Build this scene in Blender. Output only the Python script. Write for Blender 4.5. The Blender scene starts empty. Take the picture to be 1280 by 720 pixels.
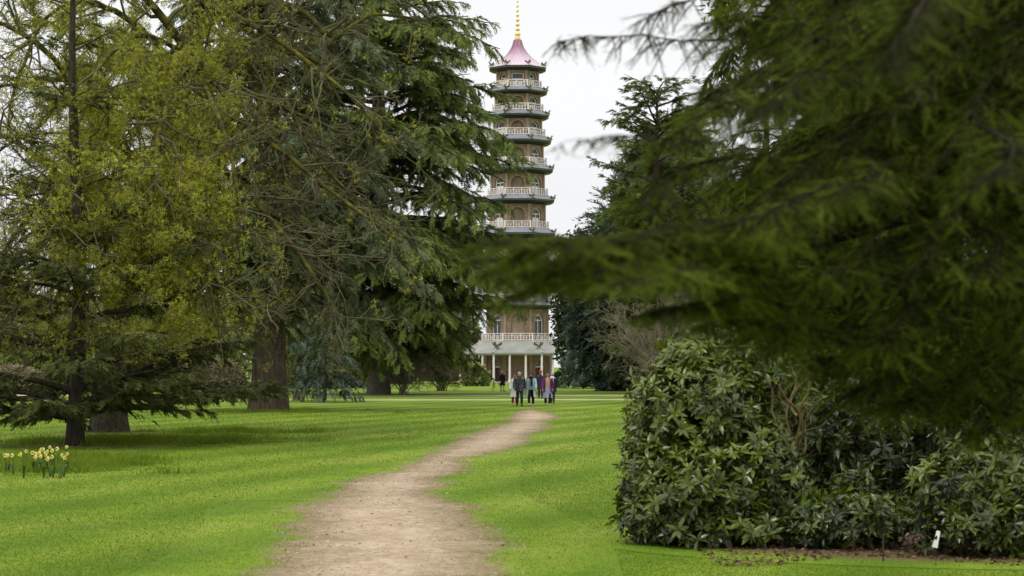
import bpy, bmesh, math, random
import numpy as np
from mathutils import Vector, Matrix
R = math.radians
scene = bpy.context.scene
col = scene.collection
FPX = 2489.0      # focal length in pixels of the 1280 px wide photograph (70 mm lens)
HZ = 458.5        # its horizon row
CAMZ = 2.0

def at(px, py, Y):
    return np.array([(px - 640) / FPX * Y, Y, CAMZ + (HZ - py) / FPX * Y])
def gx(px, Y):
    return (px - 640) / FPX * Y
def depth(py):
    return FPX * CAMZ / (py - HZ)
def rg(seed):
    return np.random.default_rng(seed)

# ------------------------------------------------------------------ materials
def new_mat(name):
    m = bpy.data.materials.new(name); m.use_nodes = True
    nt = m.node_tree; nt.nodes.clear()
    return m, nt
def node(nt, kind, **kw):
    n = nt.nodes.new(kind)
    for k, v in kw.items():
        if k.startswith('i_'):
            key = k[2:]
            key = int(key) if key.isdigit() else key.replace('_', ' ')
            n.inputs[key].default_value = v
        else:
            setattr(n, k, v)
    return n
def ramp(nt, stops):
    n = nt.nodes.new('ShaderNodeValToRGB')
    e = n.color_ramp.elements
    while len(e) < len(stops): e.new(0.5)
    for k, (p, c) in enumerate(stops):
        e[k].position = p; e[k].color = (*c, 1)
    return n
def out(nt, sh):
    o = nt.nodes.new('ShaderNodeOutputMaterial'); nt.links.new(sh, o.inputs['Surface']); return o

def leaf_mat(name, dark, light, transl=0.3, rough=0.7, spec=0.12, nscale=0.6, tcol=None):
    """leaf colour: per-leaf tint attribute plus a slow noise"""
    m, nt = new_mat(name); L = nt.links
    a = node(nt, 'ShaderNodeAttribute', attribute_name='tint')
    tc = node(nt, 'ShaderNodeTexCoord')
    nz = node(nt, 'ShaderNodeTexNoise', i_Scale=nscale, i_Detail=3.0)
    L.new(tc.outputs['Object'], nz.inputs['Vector'])
    ma = node(nt, 'ShaderNodeMath', operation='MULTIPLY_ADD'); ma.inputs[1].default_value = 0.9; ma.inputs[2].default_value = -0.45
    L.new(nz.outputs['Fac'], ma.inputs[0])
    ad = node(nt, 'ShaderNodeMath', operation='ADD', use_clamp=True)
    L.new(a.outputs['Fac'], ad.inputs[0]); L.new(ma.outputs[0], ad.inputs[1])
    rp = ramp(nt, [(0.0, dark), (1.0, light)])
    L.new(ad.outputs[0], rp.inputs[0])
    p = node(nt, 'ShaderNodeBsdfPrincipled', i_Roughness=rough)
    p.inputs['Specular IOR Level'].default_value = spec
    L.new(rp.outputs[0], p.inputs['Base Color'])
    t = node(nt, 'ShaderNodeBsdfTranslucent')
    hs = node(nt, 'ShaderNodeHueSaturation'); hs.inputs['Value'].default_value = 1.25; hs.inputs['Hue'].default_value = 0.485
    L.new(rp.outputs[0], hs.inputs['Color']); L.new(hs.outputs[0], t.inputs['Color'])
    mx = node(nt, 'ShaderNodeMixShader'); mx.inputs[0].default_value = transl
    L.new(p.outputs[0], mx.inputs[1]); L.new(t.outputs[0], mx.inputs[2])
    out(nt, mx.outputs[0]); return m

def noisy(name, stops, scale=3.0, rough=0.8, spec=0.25, bump=0.0, bscale=None, stretch=(1, 1, 1), detail=6.0, metal=0.0, coord='Object'):
    m, nt = new_mat(name); L = nt.links
    tc = node(nt, 'ShaderNodeTexCoord'); mp = node(nt, 'ShaderNodeMapping'); mp.inputs['Scale'].default_value = stretch
    L.new(tc.outputs[coord], mp.inputs['Vector'])
    nz = node(nt, 'ShaderNodeTexNoise', i_Scale=scale, i_Detail=detail, i_Roughness=0.65)
    L.new(mp.outputs[0], nz.inputs['Vector'])
    rp = ramp(nt, stops); L.new(nz.outputs['Fac'], rp.inputs[0])
    p = node(nt, 'ShaderNodeBsdfPrincipled', i_Roughness=rough, i_Metallic=metal)
    p.inputs['Specular IOR Level'].default_value = spec
    L.new(rp.outputs[0], p.inputs['Base Color'])
    if bump:
        n2 = node(nt, 'ShaderNodeTexNoise', i_Scale=bscale or scale * 2, i_Detail=6.0)
        L.new(mp.outputs[0], n2.inputs['Vector'])
        b = node(nt, 'ShaderNodeBump', i_Strength=0.8, i_Distance=bump)
        L.new(n2.outputs['Fac'], b.inputs['Height']); L.new(b.outputs[0], p.inputs['Normal'])
    out(nt, p.outputs[0]); return m

M = {}
M['cedar'] = leaf_mat('cedar_needles', (0.026, 0.038, 0.015), (0.215, 0.255, 0.130), 0.27, nscale=0.5)
M['cedar_green'] = leaf_mat('fresh_cedar_needles', (0.020, 0.036, 0.008), (0.200, 0.262, 0.066), 0.28, nscale=0.4)
M['cedar_blue'] = leaf_mat('blue_cedar_needles', (0.020, 0.036, 0.025), (0.140, 0.190, 0.140), 0.22, nscale=0.5)
M['spruce'] = leaf_mat('dark_conifer_needles', (0.026, 0.036, 0.009), (0.135, 0.155, 0.045), 0.32, nscale=0.8)
M['fir'] = leaf_mat('near_fir_needles', (0.009, 0.018, 0.003), (0.132, 0.172, 0.020), 0.30, spec=0.03, rough=0.9, nscale=1.2)
M['yellow'] = leaf_mat('young_yellow_leaves', (0.085, 0.098, 0.010), (0.500, 0.520, 0.065), 0.45, nscale=0.5)
M['rhodo'] = leaf_mat('rhododendron_leaf', (0.014, 0.027, 0.002), (0.140, 0.185, 0.016), 0.18, rough=0.3, spec=0.5, nscale=1.6)
M['holm'] = leaf_mat('evergreen_leaf', (0.014, 0.024, 0.007), (0.060, 0.085, 0.026), 0.15, nscale=0.6)
M['shrub'] = leaf_mat('olive_shrub_leaf', (0.065, 0.085, 0.018), (0.260, 0.290, 0.085), 0.35, nscale=0.4)
M['brownshrub'] = leaf_mat('brown_twig_haze', (0.095, 0.078, 0.045), (0.290, 0.250, 0.150), 0.25, nscale=0.5)
M['wood'] = leaf_mat('far_woodland', (0.050, 0.062, 0.026), (0.190, 0.205, 0.095), 0.25, nscale=0.08)
M['blade'] = leaf_mat('grass_blade', (0.070, 0.128, 0.007), (0.164, 0.252, 0.014), 0.36, nscale=0.35)
M['longblade'] = leaf_mat('long_grass_blade', (0.055, 0.100, 0.005), (0.190, 0.270, 0.022), 0.35, nscale=0.5)
M['litter'] = leaf_mat('fallen_leaf', (0.040, 0.022, 0.011), (0.190, 0.125, 0.075), 0.1, nscale=3)
M['bark'] = noisy('cedar_bark', [(0.25, (0.026, 0.018, 0.014)), (0.55, (0.082, 0.058, 0.045)), (0.8, (0.150, 0.112, 0.088))], 2.4, 0.95, 0.1, 0.12, 3.0, (3, 3, 0.8), detail=10)
M['bark_pale'] = noisy('pale_bark', [(0.25, (0.095, 0.078, 0.064)), (0.6, (0.210, 0.178, 0.150)), (0.85, (0.29, 0.255, 0.22))], 2.0, 0.95, 0.1, 0.10, 3.0, (3, 3, 0.9), detail=10)
M['bark_dark'] = noisy('dark_bark', [(0.3, (0.018, 0.016, 0.010)), (0.7, (0.070, 0.062, 0.042))], 6.0, 0.95, 0.1, 0.03, 12.0, (2, 2, 0.6))
M['bark_red'] = noisy('reddish_bark', [(0.3, (0.030, 0.016, 0.012)), (0.7, (0.100, 0.060, 0.048))], 9.0, 0.95, 0.1, 0.02, 20.0, (3, 3, 0.5))
M['moss'] = noisy('mossy_bark', [(0.34, (0.026, 0.021, 0.012)), (0.50, (0.070, 0.062, 0.016)), (0.72, (0.170, 0.160, 0.022))], 3.0, 0.95, 0.1, 0.03, 9.0)
M['mosstwig'] = noisy('mossy_twig', [(0.34, (0.055, 0.050, 0.030)), (0.7, (0.150, 0.145, 0.070))], 1.2, 0.95, 0.1)
M['twig'] = noisy('bare_twig', [(0.3, (0.120, 0.100, 0.065)), (0.7, (0.270, 0.235, 0.165))], 0.8, 0.95, 0.1)
M['deadtwig'] = noisy('dead_cedar_twig', [(0.3, (0.055, 0.045, 0.028)), (0.7, (0.170, 0.145, 0.090))], 0.6, 0.95, 0.1)
M['fir_twig'] = noisy('fir_twig_bark', [(0.3, (0.010, 0.010, 0.005)), (0.7, (0.030, 0.028, 0.014))], 6.0, 0.95, 0.05)
M['stem'] = noisy('rhododendron_stem', [(0.3, (0.06, 0.045, 0.02)), (0.7, (0.170, 0.135, 0.060))], 8, 0.9, 0.1)

# ------------------------------------------------------------------ mesh helpers
def put(o, parent=None):
    col.objects.link(o)
    if parent is not None: o.parent = parent
    return o
def tag(o, label=None, cat=None, group=None, kind=None):
    if label: o['label'] = label
    if cat: o['category'] = cat
    if group: o['group'] = group
    if kind: o['kind'] = kind
    return o
def empty(name, loc=(0, 0, 0), rz=0.0):
    o = bpy.data.objects.new(name, None); o.location = loc; o.rotation_euler = (0, 0, rz)
    o.empty_display_size = 0.3
    return put(o)

def mesh_np(name, V, F, mats, parent=None, tint=None, smooth=False, loc=None, midx=None, attr=None):
    V = np.asarray(V, np.float32)
    F = np.asarray(F, np.int32)
    if loc is not None: V = V - np.asarray(loc, np.float32)
    me = bpy.data.meshes.new(name)
    n, k = F.shape
    me.vertices.add(len(V)); me.vertices.foreach_set('co', V.ravel())
    me.loops.add(n * k); me.loops.foreach_set('vertex_index', F.ravel())
    me.polygons.add(n); me.polygons.foreach_set('loop_start', np.arange(0, n * k, k, dtype=np.int32))
    if midx is not None: me.polygons.foreach_set('material_index', np.asarray(midx, np.int32))
    me.polygons.foreach_set('use_smooth', np.full(n, smooth, dtype=bool))
    me.update(calc_edges=True)
    if tint is not None:
        a = me.attributes.new('tint', 'FLOAT', 'FACE'); a.data.foreach_set('value', np.asarray(tint, np.float32))
    if attr is not None:
        for an, av in attr.items():
            a = me.attributes.new(an, 'FLOAT', 'POINT'); a.data.foreach_set('value', np.asarray(av, np.float32))
    for m in (mats if isinstance(mats, (list, tuple)) else [mats]): me.materials.append(m)
    o = bpy.data.objects.new(name, me)
    if loc is not None and parent is None: o.location = loc
    return put(o, parent)

class Acc:
    """gathers (V, F) blocks; faces must share one column count"""
    def __init__(s): s.V = []; s.F = []; s.T = []; s.n = 0
    def add(s, V, F, t=None):
        V = np.asarray(V, float).reshape(-1, 3); F = np.asarray(F, int)
        s.V.append(V); s.F.append(F + s.n); s.n += len(V)
        s.T.append(np.zeros(len(F)) if t is None else np.broadcast_to(np.asarray(t, float), (len(F),)))
    def build(s, name, mat, parent=None, smooth=False, loc=None, tint=True):
        return mesh_np(name, np.concatenate(s.V), np.concatenate(s.F), mat, parent, np.concatenate(s.T) if tint else None, smooth, loc)

def nrm(v):
    return v / np.maximum(np.linalg.norm(v, axis=-1, keepdims=True), 1e-9)

def tubes(P, rad, n=5, ref=None):
    """P (K,S,3), rad (K,S) -> verts, quads"""
    P = np.asarray(P, float); rad = np.asarray(rad, float)
    K, S, _ = P.shape
    T = np.empty_like(P); T[:, 1:-1] = P[:, 2:] - P[:, :-2]; T[:, 0] = P[:, 1] - P[:, 0]; T[:, -1] = P[:, -1] - P[:, -2]
    T = nrm(T)
    ref = np.array([0.31, 0.53, 0.2]) if ref is None else ref
    U = nrm(np.cross(T, ref)); W = np.cross(T, U)
    a = np.arange(n) / n * 2 * math.pi
    V = P[:, :, None, :] + rad[:, :, None, None] * (np.cos(a)[None, None, :, None] * U[:, :, None, :] + np.sin(a)[None, None, :, None] * W[:, :, None, :])
    idx = np.arange(K * S * n).reshape(K, S, n)
    nx = np.roll(idx, -1, axis=2)
    F = np.stack([idx[:, :-1], nx[:, :-1], nx[:, 1:], idx[:, 1:]], axis=-1).reshape(-1, 4)
    return V.reshape(-1, 3), F

def spline(pts, n):
    p = np.asarray(pts, float)
    p = np.vstack([2 * p[0] - p[1], p, 2 * p[-1] - p[-2]])
    m = len(p) - 3
    o = []
    for t in np.linspace(0, m - 1e-6, n):
        i = int(t); f = t - i
        a, b, c, d = p[i], p[i + 1], p[i + 2], p[i + 3]
        o.append(0.5 * ((2 * b) + (c - a) * f + (2 * a - 5 * b + 4 * c - d) * f * f + (3 * b - a - 3 * c + d) * f ** 3))
    return np.array(o)

def scatter(acc, rng, tpls, P, X, Z, S, tint):
    """instances of triangle templates: origin P, axis X, up hint Z, scale S"""
    N = len(P)
    if N == 0: return
    X = nrm(X); Y = nrm(np.cross(Z, X)); Z = np.cross(X, Y)
    Mx = np.stack([X, Y, Z], axis=-1) * np.asarray(S).reshape(-1, 1, 1)
    pick = rng.integers(0, len(tpls), N)
    tint = np.broadcast_to(tint, (N,))
    for k, (tv, tf) in enumerate(tpls):
        s = np.nonzero(pick == k)[0]
        if len(s) == 0: continue
        V = np.einsum('nij,vj->nvi', Mx[s], tv) + P[s][:, None, :]
        F = tf[None] + (np.arange(len(s)) * len(tv))[:, None, None]
        acc.add(V.reshape(-1, 3), F.reshape(-1, 3), np.repeat(tint[s], len(tf)))

# ------------------------------------------------------------------ leaf templates (triangles)
def tri_leaf(p, d, n, l, w):
    d = d / np.linalg.norm(d); s = np.cross(d, n); s /= max(np.linalg.norm(s), 1e-6)
    return [p - s * w * 0.35, p + d * l * 0.5 + s * w, p + d * l, p + d * l * 0.5 - s * w]
def pack(quads):
    V = np.array(quads).reshape(-1, 3); k = len(quads)
    b = np.arange(k)[:, None] * 4
    F = np.concatenate([b + np.array([[0, 1, 2]]), b + np.array([[0, 2, 3]])])
    return V, F
def tri1(p, d, n, l, w):
    d = d / np.linalg.norm(d); s = np.cross(d, n); s /= max(np.linalg.norm(s), 1e-6)
    return [p - s * w, p + s * w, p + d * l]
def pack1(tris):
    V = np.array(tris).reshape(-1, 3); return V, np.arange(len(V)).reshape(-1, 3)
def t_spray(seed, n=17, droop=0.35):
    """flat drooping conifer spray, length 1 along +X"""
    r = rg(seed); q = []
    for k in range(n):
        x = 0.04 + 0.96 * (k + r.random()) / n
        sd = 1 if k % 2 else -1
        ln = (0.42 * (1 - x) ** 0.7 + 0.16) * r.uniform(0.7, 1.25)
        d = np.array([r.uniform(0.5, 1.0), sd * r.uniform(0.4, 0.9), -r.uniform(0.0, 0.55)])
        q.append(tri1(np.array([x, 0, -droop * x * x]), d, np.array([r.normal() * .5, r.normal() * .5, 1]), ln, r.uniform(0.038, 0.066)))
    q.append(tri1(np.array([0.0, 0, 0]), np.array([1, 0, -0.12]), np.array([0, 0, 1.]), 0.7, 0.045))
    q.append(tri1(np.array([0.45, 0, -droop * .2]), np.array([1, 0, -0.7]), np.array([0, 0, 1.]), 0.6, 0.05))
    return pack1(q)
def t_needle(seed, n=26):
    """needle twig, length 1 along +X, single-triangle needles"""
    r = rg(seed); V = []; F = []
    for k in range(n):
        x = (k + r.random()) / n
        a = r.uniform(-0.5, 0.5) + (0 if k % 2 else math.pi)
        d = np.array([r.uniform(0.4, 0.9), math.cos(a), math.sin(a) + 0.15]); d /= np.linalg.norm(d)
        l = r.uniform(0.15, 0.24) * (1 - 0.35 * x)
        s = np.cross(d, [r.normal() * .3, r.normal() * .3, 1]); s /= np.linalg.norm(s)
        p = np.array([x, 0, -0.12 * x * x]); w = 0.017
        V += [p - s * w, p + s * w, p + d * l]; F.append([3 * k, 3 * k + 1, 3 * k + 2])
    b = 3 * n
    V += [np.array([0, -.012, 0]), np.array([0, .012, 0]), np.array([1, 0, -.12])]; F.append([b, b + 1, b + 2])
    return np.array(V), np.array(F)
def t_clump(seed, n=9, l=0.5, w=0.16):
    r = rg(seed); q = []
    for k in range(n):
        p = r.normal(size=3) * 0.32
        d = nrm(r.normal(size=3) + np.array([0, 0, 0.25])); nn = nrm(r.normal(size=3) + np.array([0, 0, 0.8]))
        q.append(tri_leaf(p, d, nn, l * r.uniform(0.7, 1.3), w * r.uniform(0.7, 1.2)))
    return pack(q)
def t_fine(seed, n=8, l=0.6, w=0.2):
    r = rg(seed); q = []
    for k in range(n):
        q.append(tri1(r.normal(size=3) * .4, nrm(r.normal(size=3)), nrm(r.normal(size=3) + np.array([0, 0, .6])), l * r.uniform(.7, 1.3), w * r.uniform(.7, 1.2)))
    return pack1(q)
def t_whorl(seed, n=9):
    """rhododendron whorl: folded elliptical leaves round +Z, leaf length about 1"""
    r = rg(seed); V = []; F = []
    for k in range(n):
        az = k * 2.4 + r.uniform(-.3, .3); el = r.uniform(-0.45, 0.55) if k > 2 else r.uniform(0.5, 1.0)
        d = np.array([math.cos(az) * math.cos(el), math.sin(az) * math.cos(el), math.sin(el)])
        s = np.array([-math.sin(az), math.cos(az), 0]); u = np.cross(d, s)
        if u[2] < 0: u = -u
        tw = r.uniform(-.5, .5); s2 = s * math.cos(tw) + u * math.sin(tw); u = np.cross(d, s2); u = u if u[2] > 0 else -u; s = s2
        l = r.uniform(0.75, 1.15); w = l * r.uniform(0.13, 0.18); cv = r.uniform(0.1, 0.35)
        mid = []; b = len(V)
        xs = (0.06, 0.35, 0.7, 1.0)
        for x in xs: mid.append(d * x * l - u * cv * l * x * x)
        V += mid
        for x, ww in ((0.35, 1.0), (0.7, 0.9)):
            for sg in (1, -1):
                V.append(d * x * l - u * cv * l * x * x + s * sg * w * ww + u * 0.25 * w)
        # mid 0..3, side 4(.35+),5(.35-),6(.7+),7(.7-)
        for f in ([0, 4, 1], [0, 1, 5], [1, 4, 6], [1, 6, 2], [1, 2, 7], [1, 7, 5], [2, 6, 3], [2, 3, 7]):
            F.append([b + i for i in f])
    return np.array(V), np.array(F)

SPRAY = [t_spray(s) for s in range(6)]
SPRAYD = [t_spray(20 + s, 15, 0.75) for s in range(6)]
NEEDLE = [t_needle(40 + s) for s in range(6)]
CLUMP = [t_clump(60 + s) for s in range(6)]
FINE = [t_fine(70 + s) for s in range(6)]
WHORL = [t_whorl(80 + s) for s in range(7)]

# ------------------------------------------------------------------ tree builders
def trunk_mesh(name, pts, rads, mat, parent, n=18, flare=0.25, seed=0, rows=40):
    P = spline(pts, rows); t = np.linspace(0, 1, rows)
    rr = np.interp(t, np.linspace(0, 1, len(rads)), rads)
    rr = rr * (1 + flare * np.exp(-t * 26))
    r = rg(seed)
    V, F = tubes(P[None], rr[None], n, np.array([1.0, 0.02, 0.0]))
    V = V.reshape(rows, n, 3)
    ph = r.uniform(0, 6, 4); a = np.arange(n) / n * 2 * math.pi
    lob = 1 + 0.06 * np.sin(3 * a + ph[0])[None] * np.ones((rows, 1)) + 0.05 * np.sin(5 * a[None] + ph[1] + 6 * t[:, None]) + (0.12 * np.exp(-t * 22))[:, None] * np.sin(5 * a + ph[2])[None]
    V = P[:, None] + (V - P[:, None]) * lob[..., None]
    return mesh_np(name, V.reshape(-1, 3), F, mat, parent, smooth=True)

def boughs(rng, root, H, nb, hb, Lf, a0, droop, bend=0.25, azr=None, base=(0, 0), hpow=1.0):
    """returns bough polylines (nb,12,3), lengths, and height fractions"""
    hs = hb + (H - hb) * np.sort(rng.random(nb)) ** hpow
    az = (np.arange(nb) * 2.39996 + rng.uniform(-.4, .4, nb))
    if azr is not None: az = rng.uniform(azr[0], azr[1], nb)
    L = np.array([Lf(h, a) for h, a in zip(hs, az)]) * rng.uniform(0.72, 1.08, nb)
    t = np.linspace(0, 1, 12)
    a = np.array([a0(h) for h in hs]) + rng.normal(0, 0.07, nb)
    dr = np.array([droop(h) for h in hs]) * rng.uniform(0.7, 1.2, nb)
    bn = rng.normal(0, bend, nb)
    azt = az[:, None] + bn[:, None] * t[None]
    D = np.stack([np.cos(azt), np.sin(azt)], -1)
    xy = np.cumsum(np.concatenate([np.zeros((nb, 1, 2)), D[:, 1:] * (L[:, None, None] / 11)], 1), 1)
    z = hs[:, None] + L[:, None] * (np.tan(a)[:, None] * t - dr[:, None] * t ** 2.2)
    wob = np.cumsum(rng.normal(0, 0.012, (nb, 12)), 1) * L[:, None]
    P = np.concatenate([xy + np.array(base), (z + wob)[..., None]], -1)
    P[..., 2] = np.maximum(P[..., 2], 0.35)
    return P, L, hs

def clothe(rng, acc, P, L, dens, sl, spacing, sscale, tpls, tint0=0.35, tmin=0.18, sdroop=0.25, twigs=None, tip=0.35, nper=1, twr=0.012):
    """side branches and sprays along each bough"""
    t = np.linspace(0, 1, P.shape[1])
    for i in range(len(P)):
        K = max(4, int(L[i] * dens))
        tk = np.sort(rng.uniform(tmin, 1.0, K))
        p = np.stack([np.interp(tk, t, P[i, :, c]) for c in range(3)], -1)
        p2 = np.stack([np.interp(np.minimum(tk + .06, 1.06), np.append(t, 1.06), np.append(P[i, :, c], 2 * P[i, -1, c] - P[i, -2, c])) for c in range(3)], -1)
        d = nrm(p2 - p + 1e-6)
        sd = np.where(np.arange(K) % 2, 1.0, -1.0)
        lat = nrm(np.cross(d, [0, 0, 1.]))
        fi = rng.uniform(0.5, 1.15, K)
        dirs = nrm(d * np.cos(fi)[:, None] + lat * (sd * np.sin(fi))[:, None] + np.array([0, 0, 1.]) * rng.normal(0.0, .16, K)[:, None])
        ls = (sl * L[i] * (1 - tk) ** 0.75 * (0.35 + 0.65 * np.minimum(1, tk / 0.35)) + 0.45 * sscale) * rng.uniform(0.5, 1.15, K)
        Mx = np.maximum(1, (ls / spacing).astype(int)) * nper
        rep = np.repeat(np.arange(K), Mx)
        s = rng.random(len(rep)) ** 0.8
        s[np.cumsum(Mx) - 1] = 1.0
        pos = p[rep] + dirs[rep] * (ls[rep] * s)[:, None]
        pos[:, 2] -= sdroop * ls[rep] * s ** 2
        X = dirs[rep] + np.stack([rng.normal(0, .35, len(rep)), rng.normal(0, .35, len(rep)), rng.normal(-.12 - sdroop * s, .22)], -1)
        Z = np.stack([rng.normal(0, .38, len(rep)), rng.normal(0, .38, len(rep)), np.ones(len(rep))], -1)
        ti = tint0 + tip * (s * 0.5 + tk[rep] * 0.5) ** 1.5 + rng.normal(0, .12, len(rep))
        scatter(acc, rng, tpls, pos, X, Z, sscale * rng.uniform(0.6, 1.25, len(rep)), ti)
        if twigs is not None:
            u = np.array([0, .5, 1.0])
            Q = p[:, None] + dirs[:, None] * (ls[:, None] * u)[..., None]
            Q[..., 2] -= sdroop * ls[:, None] * u ** 2
            twigs.append((Q, np.stack([np.full(K, twr), np.full(K, twr * .7), np.full(K, twr * .3)], -1)))

def conifer(name, label, x, y, H, r0, hb, nb, Lf, seed, mat='cedar', bark='bark', a0=None, droop=None, dens=3.2, sl=0.42,
            spacing=0.26, sscale=0.62, tpls=None, tint0=0.3, sdroop=0.25, cat='tree', group=None, trunk_pts=None, tip=0.35, dead=0, tmin=.18, trads=None, limbr=0.03, sink=0.0, nper=1, hpow=1.0):
    rng = rg(seed)
    root = empty(name, (x, y, -sink)); tag(root, label, cat, group)
    trunk_pts = trunk_pts or [(0, 0, -0.1), (0.1, 0, H * .33), (-0.1, 0.1, H * .66), (0, 0, H)]
    trunk_mesh('trunk', trunk_pts, trads or [r0, r0 * .8, r0 * .5, 0.03], M[bark], root, seed=seed)
    a0 = a0 or (lambda h: R(18) - R(10) * (1 - h / H))
    droop = droop or (lambda h: 0.42)
    P, L, hs = boughs(rng, root, H, nb, hb, Lf, a0, droop, hpow=hpow)
    tp = np.asarray(trunk_pts, float); 
    off = np.stack([np.interp(hs, tp[:, 2], tp[:, 0]), np.interp(hs, tp[:, 2], tp[:, 1])], -1)
    P[..., :2] += off[:, None]
    acc = Acc(); tw = []
    clothe(rng, acc, P, L, dens, sl, spacing, sscale, tpls or SPRAY, tint0, tmin, sdroop, tw, tip, nper)
    acc.build('crown', M[mat], root)
    la = Acc()
    tt = np.linspace(0, 1, 12)
    rad = (limbr + 0.016 * L)[:, None] * (1 - 0.85 * tt)[None]
    la.add(*tubes(P, rad, 6))
    for Q, rr in tw: la.add(*tubes(Q, rr, 3))
    nl = sum(len(f) for f in la.F)
    if dead:
        sel = rng.integers(0, nb, dead)
        C, cr = grow(rng, P[sel], rad[sel], 5, (0.5, 1.2), 0.38, 0.10, -0.15, 0.25)
        C2, cr2 = grow(rng, C, cr, 4, (0.5, 1.1), 0.55, 0.10, -0.1, 0.2)
        la.add(*tubes(C, np.clip(cr, .012, .03), 4)); la.add(*tubes(C2, np.clip(cr2, .008, .014), 3))
    nt_ = sum(len(f) for f in la.F)
    mesh_np('limbs', np.concatenate(la.V), np.concatenate(la.F), [M['bark_dark'] if bark != 'bark_red' else M['bark_red'], M['deadtwig']], root, smooth=True, midx=np.where(np.arange(nt_) < nl, 0, 1))
    return root

def grow(rng, P, rad, m, ang, lratio, wob, up, tmin=0.2, S=6, tmax=1.0, taper=0.25, rr=0.6):
    """children of every polyline: m each"""
    K, S0, _ = P.shape
    t0 = np.linspace(0, 1, S0)
    Lp = np.linalg.norm(np.diff(P, axis=1), axis=2).sum(1)
    tk = rng.uniform(tmin, tmax, (K, m)); idx = tk * (S0 - 1); i0 = np.minimum(idx.astype(int), S0 - 2); f = (idx - i0)[..., None]
    kk = np.arange(K)[:, None]
    p = P[kk, i0] * (1 - f) + P[kk, i0 + 1] * f
    T = nrm(P[kk, i0 + 1] - P[kk, i0])
    r0 = (rad[kk, i0] * (1 - f[..., 0]) + rad[kk, i0 + 1] * f[..., 0]) * rr
    q = nrm(np.cross(T, rng.normal(size=T.shape)))
    a = rng.uniform(ang[0], ang[1], (K, m))[..., None]
    d = nrm(T * np.cos(a) + q * np.sin(a) + np.array([0, 0, up]))
    ln = Lp[:, None] * lratio * rng.uniform(0.55, 1.15, (K, m)) * (1 - 0.45 * tk)
    p = p.reshape(-1, 3); d = d.reshape(-1, 3); ln = ln.reshape(-1); r0 = r0.reshape(-1)
    N = len(p); Q = np.empty((N, S, 3)); Q[:, 0] = p
    for s in range(1, S):
        d = nrm(d + rng.normal(0, wob * 2.2, d.shape) + np.array([0, 0, up * 0.25]))
        Q[:, s] = Q[:, s - 1] + d * (ln / (S - 1))[:, None]
    Q[..., 2] = np.maximum(Q[..., 2], 0.03)
    return Q, r0[:, None] * (1 - (1 - taper) * np.linspace(0, 1, S))[None]

def leaves_on(rng, acc, Q, per, size, tpls, tint, spread=0.08, up=0.3):
    N, S, _ = Q.shape
    k = rng.random((N, per)) * (S - 1); i = np.minimum(k.astype(int), S - 2); f = (k - i)[..., None]
    p = (Q[np.arange(N)[:, None], i] * (1 - f) + Q[np.arange(N)[:, None], i + 1] * f).reshape(-1, 3)
    p = p + rng.normal(0, spread, p.shape)
    X = rng.normal(size=p.shape); Z = rng.normal(size=p.shape) * 0.8 + np.array([0, 0, up])
    scatter(acc, rng, tpls, p, X, Z, size * rng.uniform(0.6, 1.3, len(p)), tint + rng.normal(0, .24, len(p)))

def blob_shrub(name, label, x, y, lobes, n, size, seed, mat='shrub', tpls=None, cat='shrub', group=None, stem='stem', shell=0.75, tint0=0.4, top=0.35, stems=8):
    """lobes: (dx,dy,dz,rx,ry,rz) ellipsoids of leaf clumps over real stems"""
    rng = rg(seed)
    root = empty(name, (x, y, 0)); tag(root, label, cat, group)
    acc = Acc(); lob = np.array(lobes, float)
    vol = lob[:, 3] * lob[:, 4] + lob[:, 5] * lob[:, 3]; w = rng.choice(len(lob), n, p=vol / vol.sum())
    d = nrm(rng.normal(size=(n, 3))); rad = shell + (1 - shell) * rng.random(n); rad *= 1 + rng.normal(0, .07, n)
    # uneven outline: radius varies with direction
    fr = np.sin(d[:, 0] * 5 + w) * np.sin(d[:, 1] * 4 + 2 * w + 1) * np.sin(d[:, 2] * 6 + w)
    rad *= 1 + 0.16 * fr
    p = lob[w, :3] + d * lob[w, 3:] * rad[:, None]
    ok = p[:, 2] > 0.03; p = p[ok]; d = d[ok]
    X = d + rng.normal(0, .5, d.shape); Z = d * .6 + rng.normal(0, .5, d.shape) + np.array([0, 0, .7])
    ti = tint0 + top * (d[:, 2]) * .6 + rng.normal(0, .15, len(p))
    scatter(acc, rng, tpls or CLUMP, p, X, Z, size * rng.uniform(.6, 1.3, len(p)), ti)
    acc.build('crown', M[mat], root)
    sa = Acc(); pl = []
    for k in range(stems):
        l = lob[rng.integers(0, len(lob))]; e = l[:3] + rng.normal(0, .25, 3) * l[3:]
        pl.append(spline([(rng.normal(0, .12), rng.normal(0, .12), -.03), (e[0] * .4, e[1] * .4, max(e[2], .2) * .55), (e[0], e[1], max(e[2], .3))], 7))
    s0 = max(0.02, 0.02 * lob[:, 5].max())
    sa.add(*tubes(np.array(pl), np.linspace(s0 * 1.6, s0 * .5, 7)[None].repeat(stems, 0), 5))
    sa.build('stems', M[stem], root, smooth=True, tint=False)
    return root

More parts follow.
